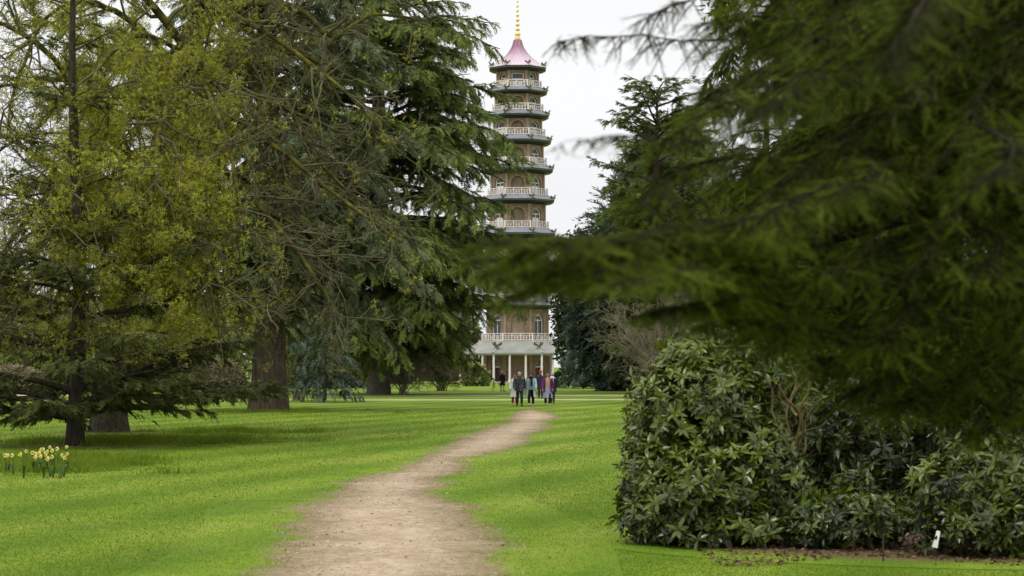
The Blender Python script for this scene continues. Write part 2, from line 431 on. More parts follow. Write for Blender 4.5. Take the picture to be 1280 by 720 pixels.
def bare_shrub(name, label, x, y, h, w, seed, nstem=16, mat='twig', cat='shrub', lv=3, weep=-0.05, leaf=None, m=(6, 5, 4), thick=0.03, group=None, ang=(0.4, 1.0)):
    rng = rg(seed); root = empty(name, (x, y, 0)); tag(root, label, cat, group)
    pl = []
    for k in range(nstem):
        a = rng.uniform(0, 6.28); q = rng.random() ** .6
        e = np.array([math.cos(a) * w * q, math.sin(a) * w * q, h * (1 - 0.5 * q * q) * rng.uniform(.75, 1.05)])
        pl.append(spline([(rng.normal(0, .2), rng.normal(0, .2), -.05), (e[0] * .35, e[1] * .35, e[2] * .6), e], 6))
    P = np.array(pl); rad = np.linspace(thick, thick * .4, 6)[None].repeat(nstem, 0)
    acc = Acc(); acc.add(*tubes(P, rad, 5)); Q = P; r = rad
    rmin = [0.012, 0.009, 0.007]
    for l in range(lv):
        Q, r = grow(rng, Q, r, m[l], ang, 0.5, 0.09, weep)
        r = np.maximum(r, rmin[l] * thick / .03); acc.add(*tubes(Q, r, 3))
    acc.build('branches', M[mat], root, tint=False)
    if leaf:
        la = Acc(); leaves_on(rng, la, Q, leaf[0], leaf[1], FINE, 0.5); la.build('crown', M[leaf[2]], root)
    return root
#@@SETTING
# ------------------------------------------------------------------ camera, world, sun
cam = bpy.data.cameras.new('camera'); camo = bpy.data.objects.new('camera', cam); col.objects.link(camo)
camo.location = (0, 0, CAMZ); camo.rotation_euler = (R(90), 0, 0)
cam.lens = 36.0 * FPX / 1280; cam.sensor_width = 36.0; cam.shift_y = (HZ - 360) / 1280
cam.clip_end = 6000; cam.clip_start = 0.1
cam.dof.use_dof = True; cam.dof.focus_distance = 85.0; cam.dof.aperture_fstop = 4.5
scene.camera = camo

SUN_EL, SUN_AZ = R(52), R(215)     # azimuth measured from +Y (north) clockwise: sun behind the camera, to its left
w = bpy.data.worlds.new('World'); scene.world = w; w.use_nodes = True
nt = w.node_tree; nt.nodes.clear(); L = nt.links
sky = node(nt, 'ShaderNodeTexSky', sky_type='NISHITA', sun_disc=False, sun_elevation=SUN_EL, sun_rotation=SUN_AZ, air_density=1.0, dust_density=3.0)
hs = node(nt, 'ShaderNodeHueSaturation'); hs.inputs['Saturation'].default_value = 0.12
L.new(sky.outputs[0], hs.inputs['Color'])
tc = node(nt, 'ShaderNodeTexCoord'); mp = node(nt, 'ShaderNodeMapping'); mp.inputs['Scale'].default_value = (1.5, 1.5, 5)
L.new(tc.outputs['Generated'], mp.inputs['Vector'])
nz = node(nt, 'ShaderNodeTexNoise', i_Scale=2.2, i_Detail=4.0); L.new(mp.outputs[0], nz.inputs['Vector'])
cl = ramp(nt, [(0.3, (9.6, 9.75, 10.0)), (0.7, (10.8, 10.9, 11.1))]); L.new(nz.outputs['Fac'], cl.inputs[0])
mx = node(nt, 'ShaderNodeMixRGB', blend_type='MIX'); mx.inputs[0].default_value = 0.85     # the overcast sheet over the sky
L.new(hs.outputs[0], mx.inputs[1]); L.new(cl.outputs[0], mx.inputs[2])
# an overcast sky is brighter overhead than at the horizon
sx = node(nt, 'ShaderNodeSeparateXYZ'); L.new(tc.outputs['Generated'], sx.inputs[0])
zr = node(nt, 'ShaderNodeMapRange'); zr.inputs[1].default_value = 0.2; zr.inputs[2].default_value = 1.0; zr.inputs[3].default_value = 1.0; zr.inputs[4].default_value = 1.9
L.new(sx.outputs['Z'], zr.inputs[0])
vm = node(nt, 'ShaderNodeVectorMath', operation='SCALE'); L.new(mx.outputs[0], vm.inputs[0]); L.new(zr.outputs[0], vm.inputs['Scale'])
bg = node(nt, 'ShaderNodeBackground'); bg.inputs['Strength'].default_value = 0.1
L.new(vm.outputs[0], bg.inputs['Color'])
wo = node(nt, 'ShaderNodeOutputWorld'); L.new(bg.outputs[0], wo.inputs['Surface'])
sun = bpy.data.lights.new('sun', 'SUN'); sun.energy = 1.5; sun.angle = R(12); sun.color = (1.0, 0.95, 0.86)
so = bpy.data.objects.new('sun', sun); col.objects.link(so)
dv = Vector((math.sin(SUN_AZ) * math.cos(SUN_EL), math.cos(SUN_AZ) * math.cos(SUN_EL), math.sin(SUN_EL)))
so.rotation_euler = dv.to_track_quat('Z', 'Y').to_euler(); so.location = (-20, -20, 60)

scene.view_settings.view_transform = 'Standard'; scene.view_settings.look = 'None'; scene.view_settings.exposure = 0
scene.render.engine = 'CYCLES'
cy = scene.cycles
cy.max_bounces = 5; cy.diffuse_bounces = 3; cy.glossy_bounces = 2; cy.transmission_bounces = 3; cy.transparent_max_bounces = 6
cy.caustics_reflective = False; cy.caustics_refractive = False
cy.use_denoising = True; cy.use_adaptive_sampling = False
try: cy.denoiser = 'OPENIMAGEDENOISE'
except Exception: pass

# ------------------------------------------------------------------ ground
def lawn_colour(nt):
    L = nt.links
    g = node(nt, 'ShaderNodeNewGeometry')
    n1 = node(nt, 'ShaderNodeTexNoise', i_Scale=0.16, i_Detail=4.0); L.new(g.outputs['Position'], n1.inputs['Vector'])
    n2 = node(nt, 'ShaderNodeTexNoise', i_Scale=1.6, i_Detail=6.0, i_Roughness=0.7); L.new(g.outputs['Position'], n2.inputs['Vector'])
    n3 = node(nt, 'ShaderNodeTexNoise', i_Scale=14.0, i_Detail=5.0, i_Roughness=0.75); L.new(g.outputs['Position'], n3.inputs['Vector'])
    # mowing stripes, some 2.2 m wide
    mp = node(nt, 'ShaderNodeMapping'); mp.inputs['Rotation'].default_value = (0, 0, R(17)); L.new(g.outputs['Position'], mp.inputs['Vector'])
    wv = node(nt, 'ShaderNodeTexWave', i_Scale=0.13, i_Distortion=1.2, i_Detail=2.0); wv.inputs['Detail Scale'].default_value = 0.6; L.new(mp.outputs[0], wv.inputs['Vector'])
    def madd(a, k, b):
        m = node(nt, 'ShaderNodeMath', operation='MULTIPLY_ADD'); L.new(a, m.inputs[0]); m.inputs[1].default_value = k
        if isinstance(b, float): m.inputs[2].default_value = b
        else: L.new(b, m.inputs[2])
        return m.outputs[0]
    v = madd(n1.outputs['Fac'], 1.0, -0.60); v = madd(n2.outputs['Fac'], 0.65, v); v = madd(n3.outputs['Fac'], 0.6, v); v = madd(wv.outputs['Fac'], 0.30, v)
    rp = ramp(nt, [(0.1, (0.050, 0.098, 0.008)), (0.5, (0.098, 0.172, 0.012)), (0.78, (0.160, 0.232, 0.020)), (1.0, (0.225, 0.27, 0.045))])
    L.new(v, rp.inputs[0])
    n4 = node(nt, 'ShaderNodeTexNoise', i_Scale=0.45, i_Detail=7.0, i_Roughness=0.72); L.new(g.outputs['Position'], n4.inputs['Vector'])
    m4 = node(nt, 'ShaderNodeMapRange'); m4.inputs[1].default_value = 0.52; m4.inputs[2].default_value = 0.78; m4.inputs[4].default_value = 0.6; L.new(n4.outputs['Fac'], m4.inputs[0])
    mx4 = node(nt, 'ShaderNodeMixRGB'); L.new(m4.outputs[0], mx4.inputs[0]); L.new(rp.outputs[0], mx4.inputs[1]); mx4.inputs[2].default_value = (0.15, 0.17, 0.035, 1)
    rp = mx4
    b = node(nt, 'ShaderNodeBump', i_Strength=0.7, i_Distance=0.04); L.new(n3.outputs['Fac'], b.inputs['Height'])
    return rp.outputs[0], b.outputs[0], g, n2, n3
def ground_mat(name, stops, fray=0.55, wear=0.35, soft=0.16, rough=0.95, edge=(0.150, 0.112, 0.050)):
    """bare ground that frays into the lawn; 'dist' is the distance outside its edge in metres"""
    m, nt = new_mat(name); L = nt.links
    gc, gb, g, n2, n3 = lawn_colour(nt)
    nA = node(nt, 'ShaderNodeTexNoise', i_Scale=0.55, i_Detail=7.0, i_Roughness=0.7); L.new(g.outputs['Position'], nA.inputs['Vector'])
    nB = node(nt, 'ShaderNodeTexNoise', i_Scale=7.0, i_Detail=8.0, i_Roughness=0.75); L.new(g.outputs['Position'], nB.inputs['Vector'])
    mp = node(nt, 'ShaderNodeMapping'); mp.inputs['Scale'].default_value = (1, 0.7, 1); L.new(g.outputs['Position'], mp.inputs['Vector'])
    nC = node(nt, 'ShaderNodeTexNoise', i_Scale=2.2, i_Detail=8.0, i_Roughness=0.78); L.new(mp.outputs[0], nC.inputs['Vector'])
    mm = node(nt, 'ShaderNodeMath', operation='MULTIPLY_ADD'); L.new(nB.outputs['Fac'], mm.inputs[0]); mm.inputs[1].default_value = 0.55
    mh = node(nt, 'ShaderNodeMath', operation='MULTIPLY'); L.new(nC.outputs['Fac'], mh.inputs[0]); mh.inputs[1].default_value = 0.55; L.new(mh.outputs[0], mm.inputs[2])
    rp = ramp(nt, stops); L.new(mm.outputs[0], rp.inputs[0])
    at_ = node(nt, 'ShaderNodeAttribute', attribute_name='dist')
    a = node(nt, 'ShaderNodeMath', operation='MULTIPLY_ADD'); L.new(nA.outputs['Fac'], a.inputs[0]); a.inputs[1].default_value = -2 * fray; a.inputs[2].default_value = fray
    b = node(nt, 'ShaderNodeMath', operation='MULTIPLY_ADD'); L.new(nB.outputs['Fac'], b.inputs[0]); b.inputs[1].default_value = -2 * wear; b.inputs[2].default_value = wear
    s1 = node(nt, 'ShaderNodeMath', operation='ADD'); L.new(a.outputs[0], s1.inputs[0]); L.new(b.outputs[0], s1.inputs[1])
    s2 = node(nt, 'ShaderNodeMath', operation='ADD'); L.new(s1.outputs[0], s2.inputs[0]); L.new(at_.outputs['Fac'], s2.inputs[1])
    mr = node(nt, 'ShaderNodeMapRange'); mr.inputs[1].default_value = -soft; mr.inputs[2].default_value = soft; L.new(s2.outputs[0], mr.inputs[0])
    er = node(nt, 'ShaderNodeMapRange'); er.inputs[1].default_value = -0.95; er.inputs[2].default_value = 0.0; er.inputs[4].default_value = 0.85; L.new(s2.outputs[0], er.inputs[0])
    eb = node(nt, 'ShaderNodeMixRGB'); L.new(er.outputs[0], eb.inputs[0]); L.new(rp.outputs[0], eb.inputs[1]); eb.inputs[2].default_value = (*edge, 1)
    mx = node(nt, 'ShaderNodeMixRGB'); L.new(mr.outputs[0], mx.inputs[0]); L.new(eb.outputs[0], mx.inputs[1]); L.new(gc, mx.inputs[2])
    p = node(nt, 'ShaderNodeBsdfPrincipled', i_Roughness=rough); p.inputs['Specular IOR Level'].default_value = 0.1
    L.new(mx.outputs[0], p.inputs['Base Color'])
    bp = node(nt, 'ShaderNodeBump', i_Strength=0.7, i_Distance=0.03); L.new(mm.outputs[0], bp.inputs['Height']); L.new(bp.outputs[0], p.inputs['Normal'])
    out(nt, p.outputs[0]); return m
lm, lnt = new_mat('mown_lawn')
c_, b_, _, _, _ = lawn_colour(lnt)
p_ = node(lnt, 'ShaderNodeBsdfPrincipled', i_Roughness=0.9); p_.inputs['Specular IOR Level'].default_value = 0.1
lnt.links.new(c_, p_.inputs['Base Color']); lnt.links.new(b_, p_.inputs['Normal']); out(lnt, p_.outputs[0])
M['path'] = ground_mat('trodden_dirt', [(0.36, (0.115, 0.076, 0.042)), (0.45, (0.290, 0.212, 0.136)), (0.57, (0.405, 0.315, 0.215)), (0.72, (0.53, 0.44, 0.325))], 1.0, 0.8, 0.10)
M['gravel'] = ground_mat('pale_gravel', [(0.35, (0.34, 0.32, 0.22)), (0.7, (0.56, 0.53, 0.42))], 0.5, 0.2, 0.8, edge=(0.3, 0.3, 0.15))
M['soil'] = ground_mat('dark_soil', [(0.35, (0.03, 0.02, 0.013)), (0.55, (0.08, 0.052, 0.034)), (0.75, (0.16, 0.105, 0.07))], 0.35, 0.45, 0.2)

S = 3000
o = mesh_np('lawn', [(-S, -200, 0), (S, -200, 0), (S, 2 * S, 0), (-S, 2 * S, 0)], [[0, 1, 2, 3]], lm); tag(o, kind='structure')

# dirt path, measured rows: photo row, left edge, right edge
ROWS = [(1150, 40, 560), (860, 235, 585), (720, 317, 622), (686, 360, 632), (656, 374, 610), (638, 364, 588), (620, 412, 557), (602, 432, 562), (588, 490, 574), (573, 526, 588),
        (564, 542, 628), (552, 570, 668), (543, 586, 666), (534, 611, 690), (526.5, 640, 684), (522, 633, 700), (517.6, 641, 695), (513.6, 648, 676), (511.5, 660, 668)]
Yr = np.array([depth(r[0]) for r in ROWS])
XL = np.array([gx(r[1], y) for r, y in zip(ROWS, Yr)]); XR = np.array([gx(r[2], y) for r, y in zip(ROWS, Yr)])
def path_edges(Y):
    return np.interp(Y, Yr, XL), np.interp(Y, Yr, XR)
def strip(name, Ys, xl, xr, dlf, mat, z=0.004, margin=1.2, ncol=14):
    cols = np.linspace(0, 1, ncol)
    V = []; D = []
    for Y, a, b in zip(Ys, xl, xr):
        x = (a - margin) + (b - a + 2 * margin) * cols
        V.append(np.stack([x, np.full(ncol, Y), np.full(ncol, z)], -1)); D.append(np.maximum(a - x, x - b))
    n = len(Ys); idx = np.arange(n * ncol).reshape(n, ncol)
    F = np.stack([idx[:-1, :-1], idx[:-1, 1:], idx[1:, 1:], idx[1:, :-1]], -1).reshape(-1, 4)
    o = mesh_np(name, np.concatenate(V), F, mat, attr={'dist': np.concatenate(D)})
    return tag(o, kind='structure')
Ys = np.concatenate([np.linspace(5.6, 60, 160), np.linspace(60.6, Yr[-1] + 1.5, 60)])
xl, xr = path_edges(Ys)
e = np.clip((Ys - Yr[-1]) / 1.5, 0, 1)
strip('dirt_path', Ys, xl, xr, None, M['path'])
for Yc, wdt, dx, sl in ((120.5, 3.6, 0, 0.02), (139.5, 4.0, 0, -0.015)):
    xs = np.linspace(-90, 60, 120)
    V = []; D = []; vs = np.linspace(-1, 1, 9)
    for x in xs:
        y = Yc + sl * x + 0.4 * math.sin(x * .07)
        V.append(np.stack([np.full(9, x), y + vs * (wdt / 2 + 1.5), np.full(9, 0.004)], -1)); D.append(np.abs(vs) * (wdt / 2 + 1.5) - wdt / 2)
    idx = np.arange(120 * 9).reshape(120, 9)
    F = np.stack([idx[:-1, :-1], idx[1:, :-1], idx[1:, 1:], idx[:-1, 1:]], -1).reshape(-1, 4)
    o = mesh_np('gravel_path', np.concatenate(V), F, M['gravel'], attr={'dist': np.concatenate(D)}); tag(o, kind='structure')
# soil bed below the rhododendrons
def soil(name, cx, cy, rx, ry, z, n=48, rings=10, rot=0.0):
    V = [(cx, cy, z)]; D = [-min(rx, ry)]
    for k in range(1, rings + 1):
        q = k / rings * 1.25
        for j in range(n):
            a = j / n * 2 * math.pi
            x, y = rx * q * math.cos(a), ry * q * math.sin(a)
            V.append((cx + x * math.cos(rot) - y * math.sin(rot), cy + x * math.sin(rot) + y * math.cos(rot), z)); D.append((q - 1) * min(rx, ry))
    F = []
    for j in range(n): F.append((0, 1 + j, 1 + (j + 1) % n, 1 + (j + 1) % n))
    T = [(0, 1 + j, 1 + (j + 1) % n) for j in range(n)]
    for k in range(rings - 1):
        for j in range(n):
            a = 1 + k * n + j; b = 1 + k * n + (j + 1) % n
            T += [(a, a + n, b + n), (a, b + n, b)]
    o = mesh_np(name, V, T, M['soil'], attr={'dist': D}); tag(o, kind='structure')
soil('soil', 5.9, 22.9, 4.1, 2.75, 0.006, rot=-0.06)
soil('soil', gx(340, 90), 90.5, 2.2, 1.6, 0.006)
soil('soil', gx(94, 50.5), 50.6, 1.4, 1.1, 0.006)
soil('soil', gx(136, 61), 61.0, 1.7, 1.3, 0.006)

# grit and small stones on the trodden path
def pebbles(seed, n):
    r = rg(seed); Y = 18 * (60 / 18) ** r.random(n); a, b = path_edges(Y); x = a + (b - a) * np.clip(r.normal(.5, .3, n), -.1, 1.1)
    q = np.array([[0, 0, .5], [1, 0, 0], [.3, .8, 0], [-.7, .6, 0], [-.9, -.3, 0], [0, -.9, 0], [.7, -.6, 0]]); f = np.array([[0, 1, 2], [0, 2, 3], [0, 3, 4], [0, 4, 5], [0, 5, 6], [0, 6, 1]])
    A = Acc(); X = np.stack([np.cos(r.uniform(0, 6.3, n)), np.sin(r.uniform(0, 6.3, n)), np.zeros(n)], -1)
    scatter(A, r, [(q, f)], np.stack([x, Y, np.full(n, .004)], -1), X, np.array([[0, 0, 1.]]).repeat(n, 0) + r.normal(0, .15, (n, 3)), np.exp(r.normal(-4.7, .45, n)), r.random(n))
    o = A.build('grit', M['grit']); tag(o, kind='stuff')
M['grit'] = leaf_mat('path_grit', (0.10, 0.075, 0.05), (0.48, 0.42, 0.34), 0.0, nscale=2)
pebbles(3, 5200)
# grass blades
def blades(name, pts, h, wd, seed, mat, lean=0.5, tint0=0.45):
    r = rg(seed); n = len(pts); a = r.uniform(0, 6.283, n); b = r.uniform(0, 6.283, n)
    hh = h * r.uniform(0.5, 1.2, n); ww = wd * r.uniform(.7, 1.2, n)
    P = np.concatenate([pts, np.zeros((n, 1))], 1)
    s = np.stack([np.cos(a) * ww, np.sin(a) * ww, np.zeros(n)], -1)
    ln = lean * r.random(n) * hh
    tip = P + np.stack([np.cos(b) * ln, np.sin(b) * ln, hh], -1)
    V = np.stack([P - s, P + s, tip], 1).reshape(-1, 3)
    F = np.arange(3 * n).reshape(n, 3)
    o = mesh_np(name, V, F, mat, tint=np.clip(tint0 + r.normal(0, .10, n), 0, 1)); tag(o, kind='stuff'); return o
r = rg(5)
n = 380000
Yg = 17.5 * (95 / 17.5) ** (r.random(n) ** 1.25)
Xg = r.uniform(-1, 1, n) * 0.285 * Yg
a, b = path_edges(Yg); inside = np.minimum(Xg - a, b - Xg) - 0.22 * np.sin(Yg * 3.1 + Xg * 2) - 0.15 * np.sin(Yg * 7.7)
keep = (inside < 0) | ((inside < 0.35) & (r.random(n) < 0.25)) | (r.random(n) < 0.004)
# the bare bed under the bushes
bed = ((Xg - 5.9) / 3.9) ** 2 + ((Yg - 22.9) / 2.6) ** 2 < .93 + .2 * np.sin(Xg * 5) * np.sin(Xg * 1.7)
keep &= ~bed | (r.random(n) < .06) | (Xg < 2.0) | (Yg < 20.45)
for bx0, by0, brx, bry in ((gx(335, 89.7), 89.9, 1.9, 1.5), (gx(94, 50.5), 50.6, 1.0, .8), (gx(136, 61), 61, 1.3, 1.0)):
    keep &= (((Xg - bx0) / brx) ** 2 + ((Yg - by0) / bry) ** 2 > .9 + .5 * np.sin(Xg * 9)) | (r.random(n) < .25)
Xg, Yg = Xg[keep], Yg[keep]
blades('grass', np.stack([Xg, Yg], -1), 0.019 * (Yg / 20) ** 0.3, 0.0042 * (Yg / 20) ** 0.9, 6, M['blade'], 1.3, 0.58)
# unmown grass round the trees on the left
n = 42000
cx = r.choice([-1, 0, 1, 2], n, p=[.42, .33, .13, .12])
C = {-1: (gx(25, 40), 40.6, 2.3, 3.4), 0: (gx(170, 53), 54, 3.4, 3.4), 1: (gx(330, 88), 88.5, 3.6, 2.6), 2: (gx(300, 62), 61, 2.4, 1.6)}
q = np.array([C[int(k)] for k in cx]); q = q[:700]; g2 = r.normal(size=(700, 2)) * 0.5
tc_ = np.stack([q[:, 0] + g2[:, 0] * q[:, 2], q[:, 1] + g2[:, 1] * q[:, 3]], -1)      # tussocks
k7 = r.integers(0, 700, n); th = r.uniform(.35, 1.25, 700)[k7]
pts = tc_[k7] + r.normal(0, .16, (n, 2)) * np.array([1.3, 1])
blades('long_grass', pts, 0.19 * th * r.uniform(.5, 1.2, n), 0.010, 7, M['longblade'], 1.1, 0.55 + r.normal(0, .2, 700)[k7])

# ------------------------------------------------------------------ pagoda
DP = 254.0
PXM = FPX / DP
PX = gx(647.0, DP)
def zz(py): return CAMZ + (HZ - py) / PXM
M['brick'] = None
m, nt = new_mat('weathered_brick'); L = nt.links
tc = node(nt, 'ShaderNodeTexCoord')
# brick courses follow height and the run along the wall
g = node(nt, 'ShaderNodeSeparateXYZ'); L.new(tc.outputs['Object'], g.inputs[0])
ad = node(nt, 'ShaderNodeMath', operation='ADD'); L.new(g.outputs['X'], ad.inputs[0]); L.new(g.outputs['Y'], ad.inputs[1])
cb = node(nt, 'ShaderNodeCombineXYZ'); L.new(ad.outputs[0], cb.inputs['X']); L.new(g.outputs['Z'], cb.inputs['Y'])
bk = node(nt, 'ShaderNodeTexBrick', i_Scale=4.4); bk.inputs['Color1'].default_value = (0.20, 0.140, 0.100, 1); bk.inputs['Color2'].default_value = (0.30, 0.220, 0.165, 1); bk.inputs['Mortar'].default_value = (0.33, 0.27, 0.21, 1)
bk.inputs['Mortar Size'].default_value = 0.018; bk.inputs['Brick Width'].default_value = 1.0; bk.inputs['Row Height'].default_value = 0.33
L.new(cb.outputs[0], bk.inputs['Vector'])
nz = node(nt, 'ShaderNodeTexNoise', i_Scale=0.9, i_Detail=6.0, i_Roughness=.7); L.new(tc.outputs['Object'], nz.inputs['Vector'])
rp = ramp(nt, [(0.3, (0.62, 0.58, 0.56)), (0.7, (1.15, 1.12, 1.05))]); L.new(nz.outputs['Fac'], rp.inputs[0])
mu = node(nt, 'ShaderNodeMixRGB', blend_type='MULTIPLY'); mu.inputs[0].default_value = 1; L.new(bk.outputs[0], mu.inputs[1]); L.new(rp.outputs[0], mu.inputs[2])
p = node(nt, 'ShaderNodeBsdfPrincipled', i_Roughness=0.9); p.inputs['Specular IOR Level'].default_value = .15; L.new(mu.outputs[0], p.inputs['Base Color']); out(nt, p.outputs[0])
M['brick'] = m
M['slate'] = noisy('grey_slate', [(0.3, (0.15, 0.165, 0.19)), (0.7, (0.26, 0.28, 0.315))], 1.2, 0.6, 0.3, stretch=(1, 1, 4))
M['lead'] = noisy('banded_metal_roof', [(0.3, (0.20, 0.205, 0.185)), (0.7, (0.31, 0.32, 0.28))], 0.8, 0.55, 0.35)
M['fascia'] = noisy('dark_green_fascia', [(0.3, (0.022, 0.021, 0.025)), (0.7, (0.038, 0.038, 0.044))], 2, 0.5, 0.4)
M['fascia_light'] = noisy('grey_fascia_line', [(0.3, (0.20, 0.21, 0.20)), (0.7, (0.28, 0.29, 0.27))], 2, 0.6, 0.3)
M['white'] = noisy('white_paint', [(0.3, (0.62, 0.57, 0.54)), (0.7, (0.80, 0.76, 0.72))], 3, 0.55, 0.35)
M['pink'] = noisy('pink_paint', [(0.3, (0.46, 0.33, 0.33)), (0.7, (0.56, 0.42, 0.41))], 3, 0.55, 0.3)
M['pinkrail'] = noisy('pale_pink_rail_paint', [(0.3, (0.66, 0.50, 0.47)), (0.7, (0.80, 0.68, 0.64))], 3, 0.55, 0.3)
M['door'] = noisy('maroon_door_paint', [(0.3, (0.045, 0.010, 0.010)), (0.7, (0.085, 0.022, 0.018))], 3, 0.45, 0.4)
M['gold'] = noisy('gilding', [(0.3, (0.85, 0.62, 0.22)), (0.7, (0.98, 0.80, 0.42))], 5, 0.35, 0.5, metal=0.4)
M['dragon'] = noisy('painted_dragon', [(0.35, (0.030, 0.060, 0.035)), (0.55, (0.22, 0.20, 0.10)), (0.7, (0.42, 0.36, 0.24))], 3.5, 0.5, 0.4)
M['stone'] = noisy('pale_stone', [(0.3, (0.36, 0.33, 0.28)), (0.7, (0.52, 0.49, 0.43))], 1.5, 0.85, 0.2)
m, nt = new_mat('window_glass')
p = node(nt, 'ShaderNodeBsdfPrincipled', i_Roughness=0.08); p.inputs['Base Color'].default_value = (0.03, 0.035, 0.04, 1); p.inputs['Specular IOR Level'].default_value = 0.6; out(nt, p.outputs[0]); M['glass'] = m
# top roof: pink paint, paler and greyer to the eaves, with seams
m, nt = new_mat('pink_roof_paint'); L = nt.links
tc = node(nt, 'ShaderNodeTexCoord'); sx = node(nt, 'ShaderNodeSeparateXYZ'); L.new(tc.outputs['Object'], sx.inputs[0])
mr = node(nt, 'ShaderNodeMapRange'); mr.inputs[1].default_value = zz(88); mr.inputs[2].default_value = zz(50); L.new(sx.outputs['Z'], mr.inputs[0])
nz = node(nt, 'ShaderNodeTexNoise', i_Scale=2.2, i_Detail=5.0); mp = node(nt, 'ShaderNodeMapping'); mp.inputs['Scale'].default_value = (2.5, 2.5, .35); L.new(tc.outputs['Object'], mp.inputs[0]); L.new(mp.outputs[0], nz.inputs[0])
ma = node(nt, 'ShaderNodeMath', operation='MULTIPLY_ADD'); ma.inputs[1].default_value = 0.5; L.new(nz.outputs['Fac'], ma.inputs[0]); L.new(mr.outputs[0], ma.inputs[2])
rp = ramp(nt, [(0.2, (0.58, 0.50, 0.55)), (0.65, (0.52, 0.39, 0.46)), (1.0, (0.33, 0.18, 0.25))]); L.new(ma.outputs[0], rp.inputs[0])
p = node(nt, 'ShaderNodeBsdfPrincipled', i_Roughness=0.5); L.new(rp.outputs[0], p.inputs['Base Color']); out(nt, p.outputs[0]); M['pinkroof'] = m

C8 = 1 / math.cos(math.pi / 8)
def octv(a, z, k): 
    t = -math.pi / 2 + math.pi / 8 + (k) * math.pi / 4      # vertex k between face k and face k+1; face 0 looks at the camera (-Y)
    return (a * C8 * math.cos(t), a * C8 * math.sin(t), z)
class PM:
    """polygon mesh with material slots"""
    def __init__(s): s.v = []; s.f = []; s.m = []
    def poly(s, pts, mi=0):
        b = len(s.v); s.v += [tuple(p) for p in pts]; s.f.append(list(range(b, b + len(pts)))); s.m.append(mi)
    def box(s, c, ax, ay, az, mi=0):
        c, ax, ay, az = map(np.array, (c, ax, ay, az))
        P = {(i, j, k): c + i * ax + j * ay + k * az for i in (-1, 1) for j in (-1, 1) for k in (-1, 1)}
        for q in (((-1, -1, -1), (-1, 1, -1), (1, 1, -1), (1, -1, -1)), ((-1, -1, 1), (1, -1, 1), (1, 1, 1), (-1, 1, 1)),
                  ((-1, -1, -1), (1, -1, -1), (1, -1, 1), (-1, -1, 1)), ((1, 1, -1), (-1, 1, -1), (-1, 1, 1), (1, 1, 1)),
                  ((-1, 1, -1), (-1, -1, -1), (-1, -1, 1), (-1, 1, 1)), ((1, -1, -1), (1, 1, -1), (1, 1, 1), (1, -1, 1))):
            s.poly([P[x] for x in q], mi)
    def ring(s, prof, mi=0, nfun=8):
        """octagonal revolve of (apothem, z) profile; mi may be a list"""
        for i in range(len(prof) - 1):
            (a0, z0), (a1, z1) = prof[i], prof[i + 1]
            for k in range(8):
                q = [octv(a0, z0, k - 1), octv(a0, z0, k), octv(a1, z1, k), octv(a1, z1, k - 1)]
                s.poly(q, mi[i] if isinstance(mi, (list, tuple)) else mi)
    def build(s, name, mats, parent=None, smooth=False):
        me = bpy.data.meshes.new(name); me.from_pydata(s.v, [], s.f)
        for x in (mats if isinstance(mats, (list, tuple)) else [mats]): me.materials.append(x)
        me.polygons.foreach_set('material_index', s.m)
        if smooth: me.polygons.foreach_set('use_smooth', [True] * len(s.f))
        me.update(); return put(bpy.data.objects.new(name, me), parent)
def face_frame(a, k):
    t = -math.pi / 2 + k * math.pi / 4
    n = np.array([math.cos(t), math.sin(t), 0]); u = np.array([-math.sin(t), math.cos(t), 0])
    return n * a, u, n
def arch(w, h, n=10):
    """outline of a round-headed opening, from bottom left over the top to bottom right: (u, v)"""
    r = w / 2
    return [(-r, 0)] + [(-r * math.cos(i / n * math.pi), h - r + r * math.sin(i / n * math.pi)) for i in range(n + 1)] + [(r, 0)]

pag = empty('pagoda', (PX, DP, 0)); tag(pag, 'ten-storey octagonal brick pagoda with pale balconies, pink top roof and gold spire', 'pagoda')
px = lambda v: v / PXM
